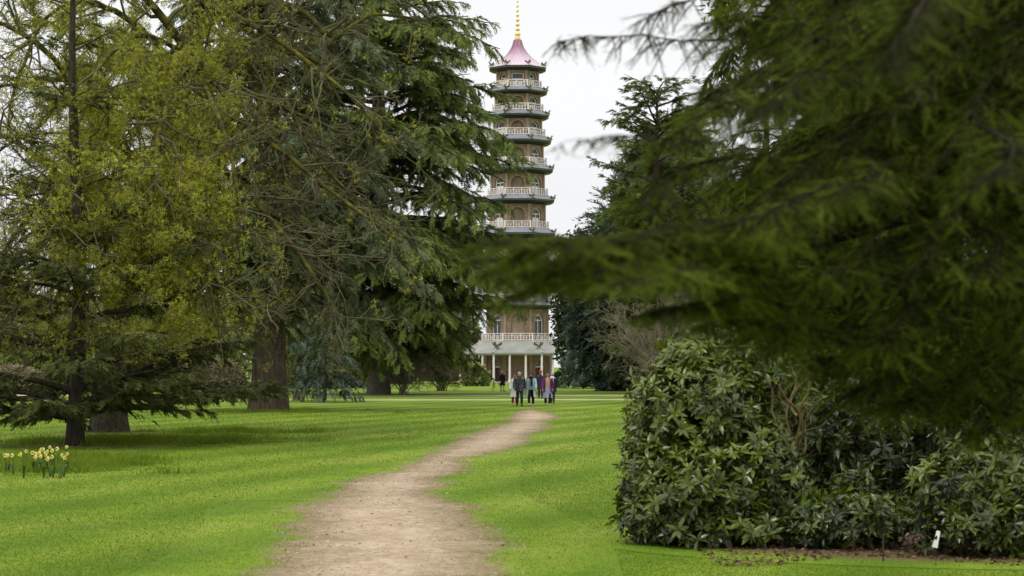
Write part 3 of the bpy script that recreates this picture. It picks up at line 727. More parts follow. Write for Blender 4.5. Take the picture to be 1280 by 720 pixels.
# storey k from the ground: wall half width, wall top row, wall bottom row, eave half width
ST = [(39.0, 444, 477), (37.5, 387, 426), (36.2, 340, 377), (35.2, 299.5, 328.5), (33.8, 257, 286.5), (32.6, 219, 245.5), (31.2, 183.5, 207.5), (29.4, 151, 171.5), (27.4, 120.5, 140.5), (25.4, 91, 111.5)]
EAVE = [73.5, 49.0, 47.5, 46.5, 45.6, 44.0, 41.6, 38.8, 36.6, 35.5]
dragon_me = None
def dragon_mesh():
    pts = spline([(-0.55, 0, 0.06), (-0.25, 0, 0.26), (0.1, 0, 0.16), (0.42, 0, 0.36), (0.58, 0, 0.66), (0.78, 0, 0.72)], 16)
    rr = np.interp(np.linspace(0, 1, 16), [0, .3, .6, .85, 1], [.03, .15, .17, .12, .05])
    V, F = tubes(pts[None], rr[None], 7); V = list(map(tuple, V)); F = [list(f) for f in F]
    def addp(p): 
        b = len(V); V.extend(p); F.append(list(range(b, b + len(p))))
    for sg in (1, -1):
        addp([(0.2, sg * .08, .35), (0.05, sg * .62, .75), (-.12, sg * .58, .45), (-.22, sg * .5, .35), (-.1, sg * .1, .28)])      # wing
        addp([(0.62, sg * .06, .72), (0.48, sg * .16, 1.0), (0.56, sg * .05, .76)])                                         # horn
        addp([(0.3, sg * .1, .2), (0.42, sg * .2, 0.0), (0.24, sg * .2, 0.0)])                                             # leg
        addp([(-0.2, sg * .1, .2), (-0.1, sg * .22, 0.0), (-0.3, sg * .2, 0.0)])
    addp([(.78, .09, .74), (1.02, 0, .68), (.78, -.09, .74), (.7, 0, .84)]); addp([(.76, .07, .66), (.96, 0, .56), (.76, -.07, .66)])
    addp([(-.55, 0, .04), (-.8, .05, .3), (-.72, 0, .4), (-.62, -.05, .22)])
    me = bpy.data.meshes.new('dragon'); me.from_pydata(V, [], F); me.materials.append(M['dragon']); me.update(); return me
dragon_me = dragon_mesh()
pl = PM(); pl.ring([(0.02, .14), (px(77), .14), (px(77), 0)]); pl.build('plinth', M['stone'], pag)
for si, (hw, yt, yb) in enumerate(ST):
    a = px(hw); z0, z1 = zz(yb), zz(yt)
    if si == 0: z0 = 0.14
    h = z1 - z0; fw = a * math.tan(math.pi / 8)
    W = PM(); top = si == 9
    wins = []
    for k in range(8):
        c, u, nrm_ = face_frame(a, k)
        wn = (k % 2 == 1) or (top and k == 0)
        ow = (1.62 if wn else 1.75) * (0.82 + .18 * hw / 37)
        ow = min(ow, fw * 1.35); oh = h * (0.85 if si else 0.80); base = 0.0
        if top: oh = h * .84; ow = 1.55 if k == 0 else 1.25
        if si == 0 and not wn: ow = 0
        P = lambda q, d=0.0: c + u * q[0] + np.array([0, 0, z0 + q[1]]) - nrm_ * d
        if ow == 0:
            W.poly([P((-fw, 0)), P((fw, 0)), P((fw, h)), P((-fw, h))]); continue
        if top and k == 0: A = [(-ow / 2, 0), (-ow / 2, oh), (ow / 2, oh), (ow / 2, 0)]
        else: A = arch(ow, oh)
        W.poly([P((-fw, 0)), P((-ow / 2, 0)), P(A[1]), P((-fw, A[1][1]))]) if False else None
        # wall round the opening
        W.poly([P((-fw, 0)), P((-ow / 2, 0)), P((-ow / 2, h)), P((-fw, h))]); W.poly([P((ow / 2, 0)), P((fw, 0)), P((fw, h)), P((ow / 2, h))])
        for q0, q1 in zip(A[1:-2], A[2:-1]):
            W.poly([P(q0), P(q1), P((q1[0], h)), P((q0[0], h))])
        dpt = 0.34 if not wn else 0.30
        for q0, q1 in zip(A[:-1], A[1:]):
            W.poly([P(q1), P(q0), P(q0, dpt), P(q1, dpt)])
        if not wn: W.poly([P(q, dpt) for q in A], 1 if si == 1 else 0)
        else: wins.append((k, A, ow, oh, dpt))
        # brick arch band, a little proud
        if len(A) > 4:
            for q0, q1 in zip(A[1:-2], A[2:-1]):
                r0 = ow / 2; cy0 = oh - r0
                o0 = (q0[0] * 1.2, cy0 + (q0[1] - cy0) * 1.2); o1 = (q1[0] * 1.2, cy0 + (q1[1] - cy0) * 1.2)
                W.poly([P(q0, -.05), P(q1, -.05), P(o1, -.05), P(o0, -.05)], 1); W.poly([P(o0, -.05), P(o1, -.05), P(o1, 0), P(o0, 0)], 1); W.poly([P(q1, -.05), P(q0, -.05), P(q0, 0), P(q1, 0)], 1)
    # corner pilaster strips
    for k in range(8):
        v = np.array(octv(a + .02, 0, k)); t = v / np.linalg.norm(v); uu = np.array([-t[1], t[0], 0])
        W.box((v[0], v[1], (z0 + z1) / 2), t * .06, uu * .16, (0, 0, h / 2 - .01), 1)
    W.ring([(a - .02, z1), (0.05, z1)]); 
    M['brick2'] = M.get('brick2') or noisy('paler_brick_trim', [(0.3, (0.24, 0.175, 0.12)), (0.7, (0.36, 0.275, 0.20))], 1.6, .9, .15)
    so_ = W.build('storey', [M['brick'], M['brick2']], pag)
    for (k, A, ow, oh, dpt) in wins:
        c, u, nrm_ = face_frame(a, k); D = PM()
        P = lambda q, d=0.0: c + u * q[0] + np.array([0, 0, z0 + q[1]]) - nrm_ * d
        dg = dpt + 0.0
        isdoor = si == 0
        if isdoor:
            hh = oh - ow / 2
            D.poly([P((-ow / 2, 0), dg - .06), P((ow / 2, 0), dg - .06), P((ow / 2, hh), dg - .06), P((-ow / 2, hh), dg - .06)], 2)
            D.poly([P(q, dg) for q in [(-ow / 2, hh)] + A[1:-1] + [(ow / 2, hh)]], 1)
            for uu, ww in ((0, .03), (-ow / 2 + .05, .05), (ow / 2 - .05, .05)):
                D.box(P((uu, hh / 2), dg - .09), u * ww, nrm_ * .03, (0, 0, hh / 2), 2)
            for vv in (.35, .95, 1.75): D.box(P((0, vv), dg - .08), u * (ow / 2 - .1), nrm_ * .02, (0, 0, .05), 2)
            D.box(P((0, hh), dg - .10), u * ow / 2, nrm_ * .05, (0, 0, .07), 0)
            D.build('door', [M['white'], M['glass'], M['door']], so_)
            continue
        D.poly([P(q, dg) for q in A], 1)
        inn = [(q[0] * .84, q[1] * .93 if q[1] > 0 else .06) for q in A]
        for q0, q1, i0, i1 in zip(A[:-1], A[1:], inn[:-1], inn[1:]):
            D.poly([P(q0, dg - .07), P(q1, dg - .07), P(i1, dg - .07), P(i0, dg - .07)], 0); D.poly([P(i0, dg - .07), P(i1, dg - .07), P(i1, dg), P(i0, dg)], 0)
        D.box(P((0, .05), dg - .06), u * ow / 2, nrm_ * .04, (0, 0, .05), 0)
        hh = oh - ow / 2
        D.box(P((0, hh), dg - .05), u * ow / 2 * .9, nrm_ * .04, (0, 0, .055), 0)
        D.box(P((0, hh * .52), dg - .04), u * .04, nrm_ * .03, (0, 0, hh * .46), 0)
        for sg in (-1, 1) if si > 1 else ():
            D.box(P((sg * ow * .21, hh * .40), dg - .03), u * ow * .15, nrm_ * .02, (0, 0, hh * .34), 0)      # lower white leaves of the casement
        D.build('window', [M['white'], M['glass']], so_)
    # roof below the next storey
    if si < 9:
        e = px(EAVE[si]); nb = ST[si + 1]; an = px(nb[0]); zb = zz(nb[2])
        if si == 0:
            rb = px(44.5); zt = zb - .02; ze = zz(441.5)
            RF = PM(); n = 7
            prof = [(rb + (e - rb) * t, zt + (ze - zt) * (1 - (1 - t) ** 1.35)) for t in np.linspace(0, 1, n)]
            RF.ring([(an - .1, zt), (rb, zt)], 0); RF.ring(prof, 0); RF.ring([(e, ze), (e, ze - .16), (e - .25, ze - .2), (a + .0, ze + .05)], [1, 1, 2])
            for k in range(8):    # hip rolls, reddish
                P_ = np.array([octv(x, z + .03, k) for x, z in prof]); V, F = tubes(P_[None], np.full((1, n), .10), 5)
                for f in F: RF.poly([V[i] for i in f], 3)
            for k in range(8):    # bands across the slope
                pass
            ro = RF.build('roof', [M['lead'], M['fascia_light'], M['white'], M['pink']], pag)
            drs, dz, dscale = e * .84, prof[3][1] - .05, 1.1
        else:
            rb = an + px(4.2 if si > 6 else 4.6); zt = zb - .02
            ht = zz(nb[2]) - zz(yt)      # whole height of the roof band
            ze = zt - ht * .50
            RF = PM()
            prof = [(rb + (e - rb) * t, zt + (ze - zt) * (1 - (1 - t) ** 1.3)) for t in np.linspace(0, 1, 5)]
            RF.ring([(an - .1, zt), (rb, zt)], 0); RF.ring(prof, 0)
            RF.ring([(e, ze), (e, ze - ht * .09), (e - .10, ze - ht * .09), (e - .12, ze - ht * .16), (e - .22, ze - ht * .16), (e - .34, ze - ht * .27), (a + .35, ze - ht * .36), (a - .02, ze - ht * .46)], [1, 1, 2, 1, 1, 1, 1])
            for k in range(8):
                P_ = np.array([octv(x, z + .02, k) for x, z in prof]); V, F = tubes(P_[None], np.full((1, 5), .06), 5)
                for f in F: RF.poly([V[i] for i in f], 0)
            ro = RF.build('roof', [M['slate'], M['fascia'], M['fascia_light']], pag)
            drs, dz, dscale = e - .30, ze + .05, 0.72
        for k in range(8):
            t = -math.pi / 2 + math.pi / 8 + k * math.pi / 4
            d = bpy.data.objects.new('dragon', dragon_me); put(d, ro)
            d.location = (drs * C8 * math.cos(t), drs * C8 * math.sin(t), dz); d.rotation_euler = (0, 0, t); d.scale = (dscale,) * 3
        # balustrade
        B = PM(); ab = rb - .06; hb = 0.80 if si else .88; zf = zt
        for k in range(8):
            c, u, nn = face_frame(ab, k); f2 = ab * math.tan(math.pi / 8)
            B.box(c + np.array([0, 0, zf + hb]), u * f2, nn * .055, (0, 0, .045), 0); B.box(c + np.array([0, 0, zf + hb * .68]), u * f2, nn * .04, (0, 0, .03), 0)
            B.box(c + np.array([0, 0, zf + .10]), u * f2, nn * .05, (0, 0, .05), 1)
            v = np.array(octv(ab, 0, k)); B.box((v[0], v[1], zf + hb * .54), u * .09, nn * .09, (0, 0, hb * .54), 0)
            nbar = max(7, int(f2 * 2 / .34))
            for q in range(1, nbar):
                x = -f2 + 2 * f2 * q / nbar
                B.box(c + u * x + np.array([0, 0, zf + hb * .42]), u * (.06 if q % 3 == 0 else .038), nn * .03, (0, 0, hb * (.55 if q % 3 == 0 else .32)), 0)
            for q in range(0, nbar, 3):
                x = -f2 + 2 * f2 * (q + 1.5) / nbar
                if x < f2 - .3: B.box(c + u * x + np.array([0, 0, zf + hb * .44]), u * .34, nn * .025, (0, 0, .03), 1)
        B.build('balustrade', [M['white'], M['pinkrail']], pag)
    else:
        e = px(35.3)
        pr = [(4.4, 50.2), (5.6, 55), (7.3, 60), (10.2, 64.9), (13.6, 69.7), (18.2, 74.6), (24.6, 79.8), (29.2, 83.2), (35.3, 86.3)]
        RF = PM(); prof = [(px(q[0]), zz(q[1])) for q in pr][::-1]
        RF.ring(prof, 0); ze = prof[0][1]
        RF.ring([(e, ze), (e, ze - .13), (e - .08, ze - .13), (e - .10, ze - .21), (e - .22, ze - .22), (e - .42, ze - .36), (a + .25, ze - .44), (a - .02, ze - .5)], [1, 1, 2, 1, 1, 1, 1])
        RF.ring([prof[-1], (0.02, prof[-1][1] + .05)], 0)
        for k in range(8):      # hips and standing seams
            P_ = np.array([octv(x, z + .02, k) for x, z in prof]); V, F = tubes(P_[None], np.full((1, len(prof)), .07), 5)
            for f in F: RF.poly([V[i] for i in f], 3)
            for fr in (-.66, -.33, 0, .33, .66):
                P_ = []
                for x, z in prof:
                    c, u, nn = face_frame(x, k); P_.append(c + u * x * math.tan(math.pi / 8) * fr + np.array([0, 0, z + .015]))
                V, F = tubes(np.array(P_)[None], np.full((1, len(prof)), .035), 4)
                for f in F: RF.poly([V[i] for i in f], 0)
        ro = RF.build('roof', [M['pinkroof'], M['fascia'], M['fascia_light'], M['pinkroof']], pag); ro['label'] = 'concave pink top roof with pale lower slope'
        for k in range(8):
            t = -math.pi / 2 + math.pi / 8 + k * math.pi / 4
            d = bpy.data.objects.new('dragon', dragon_me); put(d, ro)
            d.location = ((e - .4) * C8 * math.cos(t), (e - .4) * C8 * math.sin(t), ze + .15); d.rotation_euler = (0, 0, t); d.scale = (.7,) * 3
# gilded spire
zs = zz(50); fz = [(0, .42), (.25, .55), (.5, .30), (.62, .48), (.85, .52), (1.05, .22), (1.2, .20)]
k = 0; z = 1.2
for i in range(7):
    s_ = .42 - .045 * i; fz += [(z + .06, s_), (z + .26, s_ * .95), (z + .36, s_ * .35), (z + .58, s_ * .32)]; z += .60
fz += [(z + .1, .10), (z + .9, .05), (z + 1.2, .01)]
P_ = np.array([(0, 0, zs + q[0]) for q in fz]); V, F = tubes(P_[None], np.array([q[1] * .74 for q in fz])[None], 12, np.array([1., 0.01, 0]))
mesh_np('finial', V, F, M['gold'], pag, smooth=True)
# verandah columns: eight corners and two on each side
ca = px(70.5)
colm = PM()
def colmesh():
    n = 12; q = PM(); zt = zz(442.5); z0 = .142
    prof = [(.24, 0), (.24, .12), (.17, .16), (.15, .3), (.13, zt - z0 - .25), (.15, zt - z0 - .2), (.21, zt - z0 - .1), (.21, zt - z0)]
    V, F = tubes(np.array([(0, 0, p_[1]) for p_ in prof])[None], np.array([p_[0] for p_ in prof])[None], n, np.array([1., .01, 0]))
    me = bpy.data.meshes.new('column'); me.from_pydata([tuple(v) for v in V], [], [list(map(int, f)) for f in F]); me.materials.append(M['white']); me.update(); return me
cme = colmesh()
for k in range(8):
    c, u, nn = face_frame(ca, k); f2 = ca * math.tan(math.pi / 8)
    for fr in (-1, -1 / 3, 1 / 3):
        q = c + u * f2 * fr
        o = put(bpy.data.objects.new('column', cme), pag); o.location = (q[0], q[1], .142)
# ------------------------------------------------------------------ people
def plain(name, c, rough=0.8, spec=0.2):
    return noisy(name, [(0.3, tuple(x * .82 for x in c)), (0.7, c)], 14, rough, spec)
M['skin'] = plain('skin', (0.42, 0.25, 0.18), .6); M['skin2'] = plain('skin_light', (0.50, 0.32, 0.25), .6)
M['black'] = plain('black_cloth', (0.012, 0.012, 0.014)); M['navy'] = plain('navy_cloth', (0.022, 0.024, 0.045)); M['charcoal'] = plain('charcoal_cloth', (0.03, 0.03, 0.036))
M['whitecloth'] = plain('white_cloth', (0.78, 0.77, 0.76)); M['redcloth'] = plain('crimson_cloth', (0.55, 0.025, 0.075)); M['paleblue'] = plain('pale_blue_cloth', (0.42, 0.50, 0.55))
M['greyblue'] = plain('grey_blue_cloth', (0.20, 0.27, 0.33)); M['purple'] = plain('purple_cloth', (0.16, 0.022, 0.13)); M['ochre'] = plain('ochre_cloth', (0.46, 0.32, 0.17)); M['teal'] = plain('teal_cloth', (0.05, 0.16, 0.21))
M['redhat'] = plain('red_felt', (0.40, 0.03, 0.035)); M['shoe'] = plain('shoe_leather', (0.03, 0.027, 0.025)); M['paleshoe'] = plain('pale_shoe', (0.45, 0.42, 0.38))
M['hairgrey'] = plain('grey_hair', (0.45, 0.43, 0.41)); M['hairdark'] = plain('dark_hair', (0.018, 0.013, 0.01)); M['hairbrown'] = plain('brown_hair', (0.10, 0.055, 0.03)); M['hairred'] = plain('auburn_hair', (0.10, 0.022, 0.018)); M['hairfair'] = plain('fair_hair', (0.42, 0.34, 0.22))
m, nt = new_mat('speckled_jacket'); L = nt.links
tc = node(nt, 'ShaderNodeTexCoord'); vo = node(nt, 'ShaderNodeTexVoronoi', i_Scale=13.0); L.new(tc.outputs['Object'], vo.inputs[0])
rp = ramp(nt, [(0.12, (0.26, 0.27, 0.30)), (0.3, (0.035, 0.037, 0.048)), (0.8, (0.014, 0.015, 0.02))]); L.new(vo.outputs['Distance'], rp.inputs[0])
p = node(nt, 'ShaderNodeBsdfPrincipled', i_Roughness=0.8); L.new(rp.outputs[0], p.inputs['Base Color']); out(nt, p.outputs[0]); M['speckle'] = m
m, nt = new_mat('patterned_skirt'); L = nt.links
tc = node(nt, 'ShaderNodeTexCoord'); vo = node(nt, 'ShaderNodeTexVoronoi', i_Scale=9.0); L.new(tc.outputs['Object'], vo.inputs[0])
rp = ramp(nt, [(0.2, (0.36, 0.40, 0.46)), (0.5, (0.22, 0.25, 0.36)), (0.8, (0.30, 0.20, 0.32))]); L.new(vo.outputs['Distance'], rp.inputs[0])
p = node(nt, 'ShaderNodeBsdfPrincipled', i_Roughness=0.8); L.new(rp.outputs[0], p.inputs['Base Color']); out(nt, p.outputs[0]); M['pattern'] = m

def skin_mesh(name, verts, edges, rad, mat, parent, root=0, sub=1, extra=None):
    me = bpy.data.meshes.new(name); me.from_pydata(verts, edges, []); me.update()
    o = bpy.data.objects.new(name, me); col.objects.link(o)
    o.modifiers.new('skin', 'SKIN'); sv = me.skin_vertices[0].data
    for i, r_ in enumerate(rad): sv[i].radius = r_ if isinstance(r_, tuple) else (r_, r_); sv[i].use_root = i == root
    s = o.modifiers.new('sub', 'SUBSURF'); s.levels = sub; s.render_levels = sub
    dg = bpy.context.evaluated_depsgraph_get(); m2 = bpy.data.meshes.new_from_object(o.evaluated_get(dg))
    bpy.data.objects.remove(o); bpy.data.meshes.remove(me)
    if extra:
        bm = bmesh.new(); bm.from_mesh(m2); extra(bm); bm.to_mesh(m2); bm.free()
    m2.materials.clear(); m2.materials.append(mat); m2.polygons.foreach_set('use_smooth', [True] * len(m2.polygons))
    m2.name = name
    return put(bpy.data.objects.new(name, m2), parent)
def loft(rings, n=22, gap=0.0, cap=True):
    """rings (z, rx, ry, cx, cy); gap = half angle left open at the front (-Y)"""
    V = []; F = []
    for (z, rx, ry, cx, cy) in rings:
        for j in range(n + (1 if gap else 0)):
            a = -math.pi / 2 + gap + (2 * math.pi - 2 * gap) * j / n
            V.append((cx + rx * math.cos(a), cy + ry * math.sin(a), z))
    c = n + (1 if gap else 0)
    for i in range(len(rings) - 1):
        for j in range(n):
            a = i * c + j; b = i * c + ((j + 1) if gap else (j + 1) % n)
            F.append((a, b, b + c, a + c))
    return V, F
def person(label, x, y, H=1.70, rz=0.0, skin='skin', coat='black', coat_len=0.85, open_gap=0.0, inner=None, legs='black', hair='hairdark', long_hair=False, stride=0.12,
           hat=None, scarf=None, skirt=None, shoe='shoe', bare_shin=False, bag=None, group=None, wide=1.0, arm=0.0):
    root = empty('person', (x, y, 0), rz); tag(root, label, 'person', group); root.scale = (H / 1.72,) * 3
    st = stride
    ankL, ankR = (.09, -st, .08), (-.09, st, .11)
    kneL, kneR = (.095, -st * .65 - .03, .50), (-.095, st * .35 - .04, .50)
    J = {'pel': ((0, 0, .93), (.15 * wide, .11)), 'spi': ((0, .01, 1.13), (.135 * wide, .10)), 'che': ((0, .01, 1.32), (.16 * wide, .11)), 'nec': ((0, 0, 1.475), .055), 'jaw': ((0, -.02, 1.56), (.068, .075)), 'hed': ((0, -.01, 1.64), (.078, .095)), 'top': ((0, 0, 1.70), (.05, .06)),
         'nos': ((0, -.125, 1.605), .012)}
    E = [('pel', 'spi'), ('spi', 'che'), ('che', 'nec'), ('nec', 'jaw'), ('jaw', 'hed'), ('hed', 'top'), ('hed', 'nos')]
    for sg, s_, kn, an in ((1, 'L', kneL, ankL), (-1, 'R', kneR, ankR)):
        fy = sg * st * .8
        J['sh' + s_] = ((sg * .175 * wide, .01, 1.40), .062); J['el' + s_] = ((sg * .235 * wide, .02 + fy * .5, 1.13), .045); J['wr' + s_] = ((sg * .25 * wide, -.06 + fy - arm * .1, .90 + arm * .2), .032); hx = J['wr' + s_][0]
        J['ha' + s_] = ((hx[0], hx[1] - .02, hx[2] - .08), (.038, .018))
        E += [('che', 'sh' + s_), ('sh' + s_, 'el' + s_), ('el' + s_, 'wr' + s_), ('wr' + s_, 'ha' + s_)]
        for q in range(4):
            fl = (.07, .08, .075, .06)[q]
            J[f'f{q}{s_}'] = ((hx[0] - sg * .008 * (q), hx[1] - .045 + .018 * q, hx[2] - .08 - .045), .0085); J[f'g{q}{s_}'] = ((hx[0] - sg * .02, hx[1] - .05 + .018 * q, hx[2] - .08 - fl), .007)
            E += [('ha' + s_, f'f{q}{s_}'), (f'f{q}{s_}', f'g{q}{s_}')]
        J['t' + s_] = ((hx[0] - sg * .015, hx[1] - .06, hx[2] - .07), .009); J['u' + s_] = ((hx[0] - sg * .02, hx[1] - .075, hx[2] - .105), .008); E += [('ha' + s_, 't' + s_), ('t' + s_, 'u' + s_)]
        J['hi' + s_] = ((sg * .085, 0, .88), .09); J['kn' + s_] = (kn, .055); J['ca' + s_] = (tuple(np.array(kn) * .6 + np.array(an) * .4 + np.array((0, .02, 0))), .052); J['an' + s_] = (an, .038); J['to' + s_] = ((an[0] * 1.15, an[1] - .16, an[2] - .045), .03)
        E += [('pel', 'hi' + s_), ('hi' + s_, 'kn' + s_), ('kn' + s_, 'ca' + s_), ('ca' + s_, 'an' + s_), ('an' + s_, 'to' + s_)]
    ks = list(J); ix = {k: i for i, k in enumerate(ks)}
    skin_mesh('body', [J[k][0] for k in ks], [(ix[a], ix[b]) for a, b in E], [J[k][1] for k in ks], M[skin], root)
    # eyes and mouth
    fm = PM()
    for sg in (1, -1): fm.box((sg * .032, -.098, 1.635), (.013, 0, 0), (0, .006, 0), (0, 0, .006))
    fm.box((0, -.098, 1.555), (.022, 0, 0), (0, .006, 0), (0, 0, .005)); fm.build('eyes_and_mouth', M['hairdark'], root)
    # trousers or leggings
    if not bare_shin:
        V = [(0, 0, .97), (0, 0, .90)]; Ed = [(0, 1)]; rr = [(.15 * wide, .115), (.15 * wide, .12)]
        for sg, kn, an in ((1, kneL, ankL), (-1, kneR, ankR)):
            b = len(V); V += [(sg * .088, 0, .82), kn, tuple(np.array(kn) * .5 + np.array(an) * .5), (an[0], an[1], an[2] + .03)]; rr += [.105, .082, .075, .07]
            Ed += [(1, b), (b, b + 1), (b + 1, b + 2), (b + 2, b + 3)]
        skin_mesh('trousers', V, Ed, rr, M[legs], root)
    for sg, an in ((1, ankL), (-1, ankR)):
        V, F = tubes(spline([(an[0], an[1] + .09, .05), (an[0], an[1], .065), (an[0] * 1.1, an[1] - .1, .05), (an[0] * 1.15, an[1] - .2, .035)], 8)[None], np.array([[.03, .05, .055, .055, .05, .048, .04, .012]]), 8)
        V[:, 2] = np.maximum(V[:, 2], 0.0) + an[2] - .08
        mesh_np('shoe', V, F, M[shoe], root, smooth=True)
    # inner garment
    zb = 1.0
    if inner:
        V, F = loft([(.86, .165 * wide, .13, 0, 0), (1.0, .16 * wide, .125, 0, 0), (1.2, .15 * wide, .122, 0, .0), (1.36, .165 * wide, .122, 0, 0), (1.44, .10, .085, 0, 0), (1.48, .068, .068, 0, 0)])
        mesh_np('shirt', V, F, M[inner], root, smooth=True)
    if skirt:
        V, F = loft([(.42, .26, .22, 0, 0), (.62, .225, .19, 0, 0), (.85, .18, .15, 0, 0), (1.0, .155, .13, 0, 0)]); V = [(v[0] * (1 + .06 * math.sin(9 * math.atan2(v[1], v[0]))), v[1], v[2]) for v in V]
        mesh_np('skirt', V, F, M[skirt], root, smooth=True)
    # coat body and sleeves in one mesh
    zl = 1.46 - coat_len; A = Acc()
    fl = .05 * coat_len
    V, F = loft([(zl, (.20 + fl) * wide, .165 + fl, 0, 0), ((zl + 1.0) / 2, (.195 + fl * .4) * wide, .16, 0, 0), (1.05, .185 * wide, .15, 0, .005), (1.25, .19 * wide, .15, 0, .01), (1.38, .19 * wide, .14, 0, .01), (1.45, .125, .10, 0, .01), (1.50, .078, .078, 0, .005), (1.52, .074, .076, 0, .0)], gap=open_gap)
    A.add(V, F)
    for s_ in 'LR':
        P_ = spline([J['sh' + s_][0], tuple((np.array(J['sh' + s_][0]) + np.array(J['el' + s_][0])) / 2), J['el' + s_][0], J['wr' + s_][0]], 9)
        P_[0] -= (P_[1] - P_[0]) * .4
        A.add(*tubes(P_[None], np.linspace(.088, .058, 9)[None], 10))
    co = A.build('coat', M[coat], root, smooth=True, tint=False)
    # hair
    A = Acc(); rows = [(1.60, .085, .08, .045), (1.66, .092, .10, .025), (1.71, .08, .09, .015), (1.745, .045, .055, .01), (1.752, .005, .005, .01)]
    if long_hair: rows = [(1.38, .085, .035, .11), (1.46, .098, .05, .09), (1.54, .098, .07, .055)] + rows
    V, F = loft([(z, a, b, 0, c) for z, a, b, c in rows], 16); A.add(V, F); A.build('hair', M[hair], root, smooth=True, tint=False)
    if hat:
        V, F = loft([(1.655, .150, .155, 0, 0), (1.665, .150, .155, 0, 0), (1.672, .105, .115, 0, 0), (1.72, .10, .11, 0, 0), (1.77, .085, .095, 0, 0), (1.79, .04, .05, 0, 0), (1.792, .003, .003, 0, 0)], 18); mesh_np('hat', V, F, M[hat], root, smooth=True)
    if scarf:
        V, F = loft([(1.42, .12, .115, 0, -.01), (1.46, .125, .12, 0, -.01), (1.50, .11, .11, 0, -.01), (1.54, .085, .09, 0, -.01)], 16); A = Acc(); A.add(V, F)
        A.add(*tubes(spline([(.03, -.125, 1.47), (.045, -.165, 1.3), (.04, -.175, 1.05)], 6)[None], np.full((1, 6), .05), 6)); A.build('scarf', M[scarf], root, smooth=True, tint=False)
    if bag:
        b = J['haR'][0]; bx_ = PM(); bx_.box((b[0] - .02, b[1], b[2] - .36), (.05, 0, 0), (0, .14, 0), (0, 0, .17))
        V, F = tubes(spline([(b[0] - .02, b[1] - .08, b[2] - .2), (b[0] - .01, b[1], b[2] - .02), (b[0] - .02, b[1] + .08, b[2] - .2)], 9)[None], np.full((1, 9), .008), 5)
        for f in F: bx_.poly([V[i] for i in f])
        bo = bx_.build('handbag', M[bag]); return root, bo
    return root
def pp(px_, Y): return gx(px_, Y), Y
GR = 'walkers coming up the vista'
person('person in a long black coat standing alone on the far lawn', *pp(628, 160.6), H=1.66, rz=.5, coat='black', coat_len=.95, legs='black', hair='hairfair', bare_shin=True, stride=.08, shoe='shoe', skin='skin2')
person('person in a white coat and crimson trousers half hidden behind the speckled jacket', *pp(643.2, 102.4), H=1.62, rz=.1, coat='whitecloth', coat_len=.98, legs='redcloth', hair='hairbrown', group=GR, wide=.95, shoe='paleshoe')
person('grey-haired person in a dark speckled jacket and navy trousers on the path', *pp(649.3, 101.0), H=1.72, rz=.15, coat='speckle', coat_len=.68, legs='navy', hair='hairgrey', group=GR, wide=1.22, stride=.17, skin='skin2')
person('person in an open pale blue long coat over a dark top and trousers', *pp(663.8, 101.2), H=1.68, rz=-.1, coat='paleblue', coat_len=.98, open_gap=.62, inner='greyblue', legs='black', hair='hairdark', scarf='black', group=GR, stride=-.2, shoe='paleshoe', wide=1.08)
person('person in dark clothes with a red hat, walking behind the others', *pp(675.6, 124.0), H=1.72, rz=0.0, coat='navy', coat_len=.85, legs='charcoal', hair='hairdark', hat='redhat', group=GR)
person('person in an open purple jacket over a patterned blue skirt', *pp(684.4, 101.6), H=1.70, rz=.05, coat='purple', coat_len=.72, open_gap=.62, inner='ochre', skirt='pattern', legs='black', hair='hairred', long_hair=True, group=GR, stride=.19, shoe='paleshoe', wide=1.08, skin='skin2')
person('person in a navy coat behind the purple jacket at the edge of the group', *pp(690.6, 108.0), H=1.66, rz=-.2, coat='navy', coat_len=.80, legs='charcoal', hair='hairgrey', scarf='whitecloth', group=GR)

# ------------------------------------------------------------------ daffodils
M['petal'] = plain('yellow_petal', (0.80, 0.72, 0.22), .5); M['petal2'] = plain('cream_petal', (0.82, 0.80, 0.42), .5); M['trumpet'] = plain('deep_yellow_trumpet', (0.80, 0.68, 0.12), .5); M['dleaf'] = plain('daffodil_leaf', (0.065, 0.13, 0.025), .6)
def daff(seed, h):
    r = rg(seed); A = Acc()
    A.add(*tubes(spline([(0, 0, 0), (.01, 0, h * .6), (.0, -.015, h), (0, -.05, h + .01)], 8)[None], np.full((1, 8), .006), 5))
    for k in range(5):
        a = r.uniform(0, 6.28); d = np.array([math.cos(a), math.sin(a), 0]); s = np.array([-d[1], d[0], 0]) * .012
        P_ = [np.array([0, 0, 0]) + d * .02, d * .06 + np.array([0, 0, h * .5]), d * r.uniform(.1, .2) + np.array([0, 0, h * r.uniform(.55, .8)])]
        V = [P_[0] - s, P_[0] + s, P_[1] + s, P_[1] - s, P_[2], P_[2]]
        A.add(V, [[0, 1, 2, 3], [3, 2, 4, 5]])
    st = np.concatenate(A.V), np.concatenate(A.F)
    V = []; F = []; mi = []; c = np.array([0, -.05, h + .01])
    for k in range(6):
        a = k * math.pi / 3; d = np.array([math.cos(a), -.12, math.sin(a)]); s = np.array([-math.sin(a), 0, math.cos(a)])
        b = len(V); V += [c, c + d * .027 + s * .019, c + d * .046, c + d * .027 - s * .019]; F.append([b, b + 1, b + 2, b + 3]); mi.append(0)
    tv, tf = tubes(np.array([c, c + np.array([0, -.03, 0]), c + np.array([0, -.05, 0])])[None], np.array([[.012, .016, .024]]), 8, np.array([0, .1, 1.]))
    b = len(V); V += list(tv); F += [list(f + b) for f in tf]; mi += [1] * len(tf)
    return st, (np.array(V), np.array(F), mi)
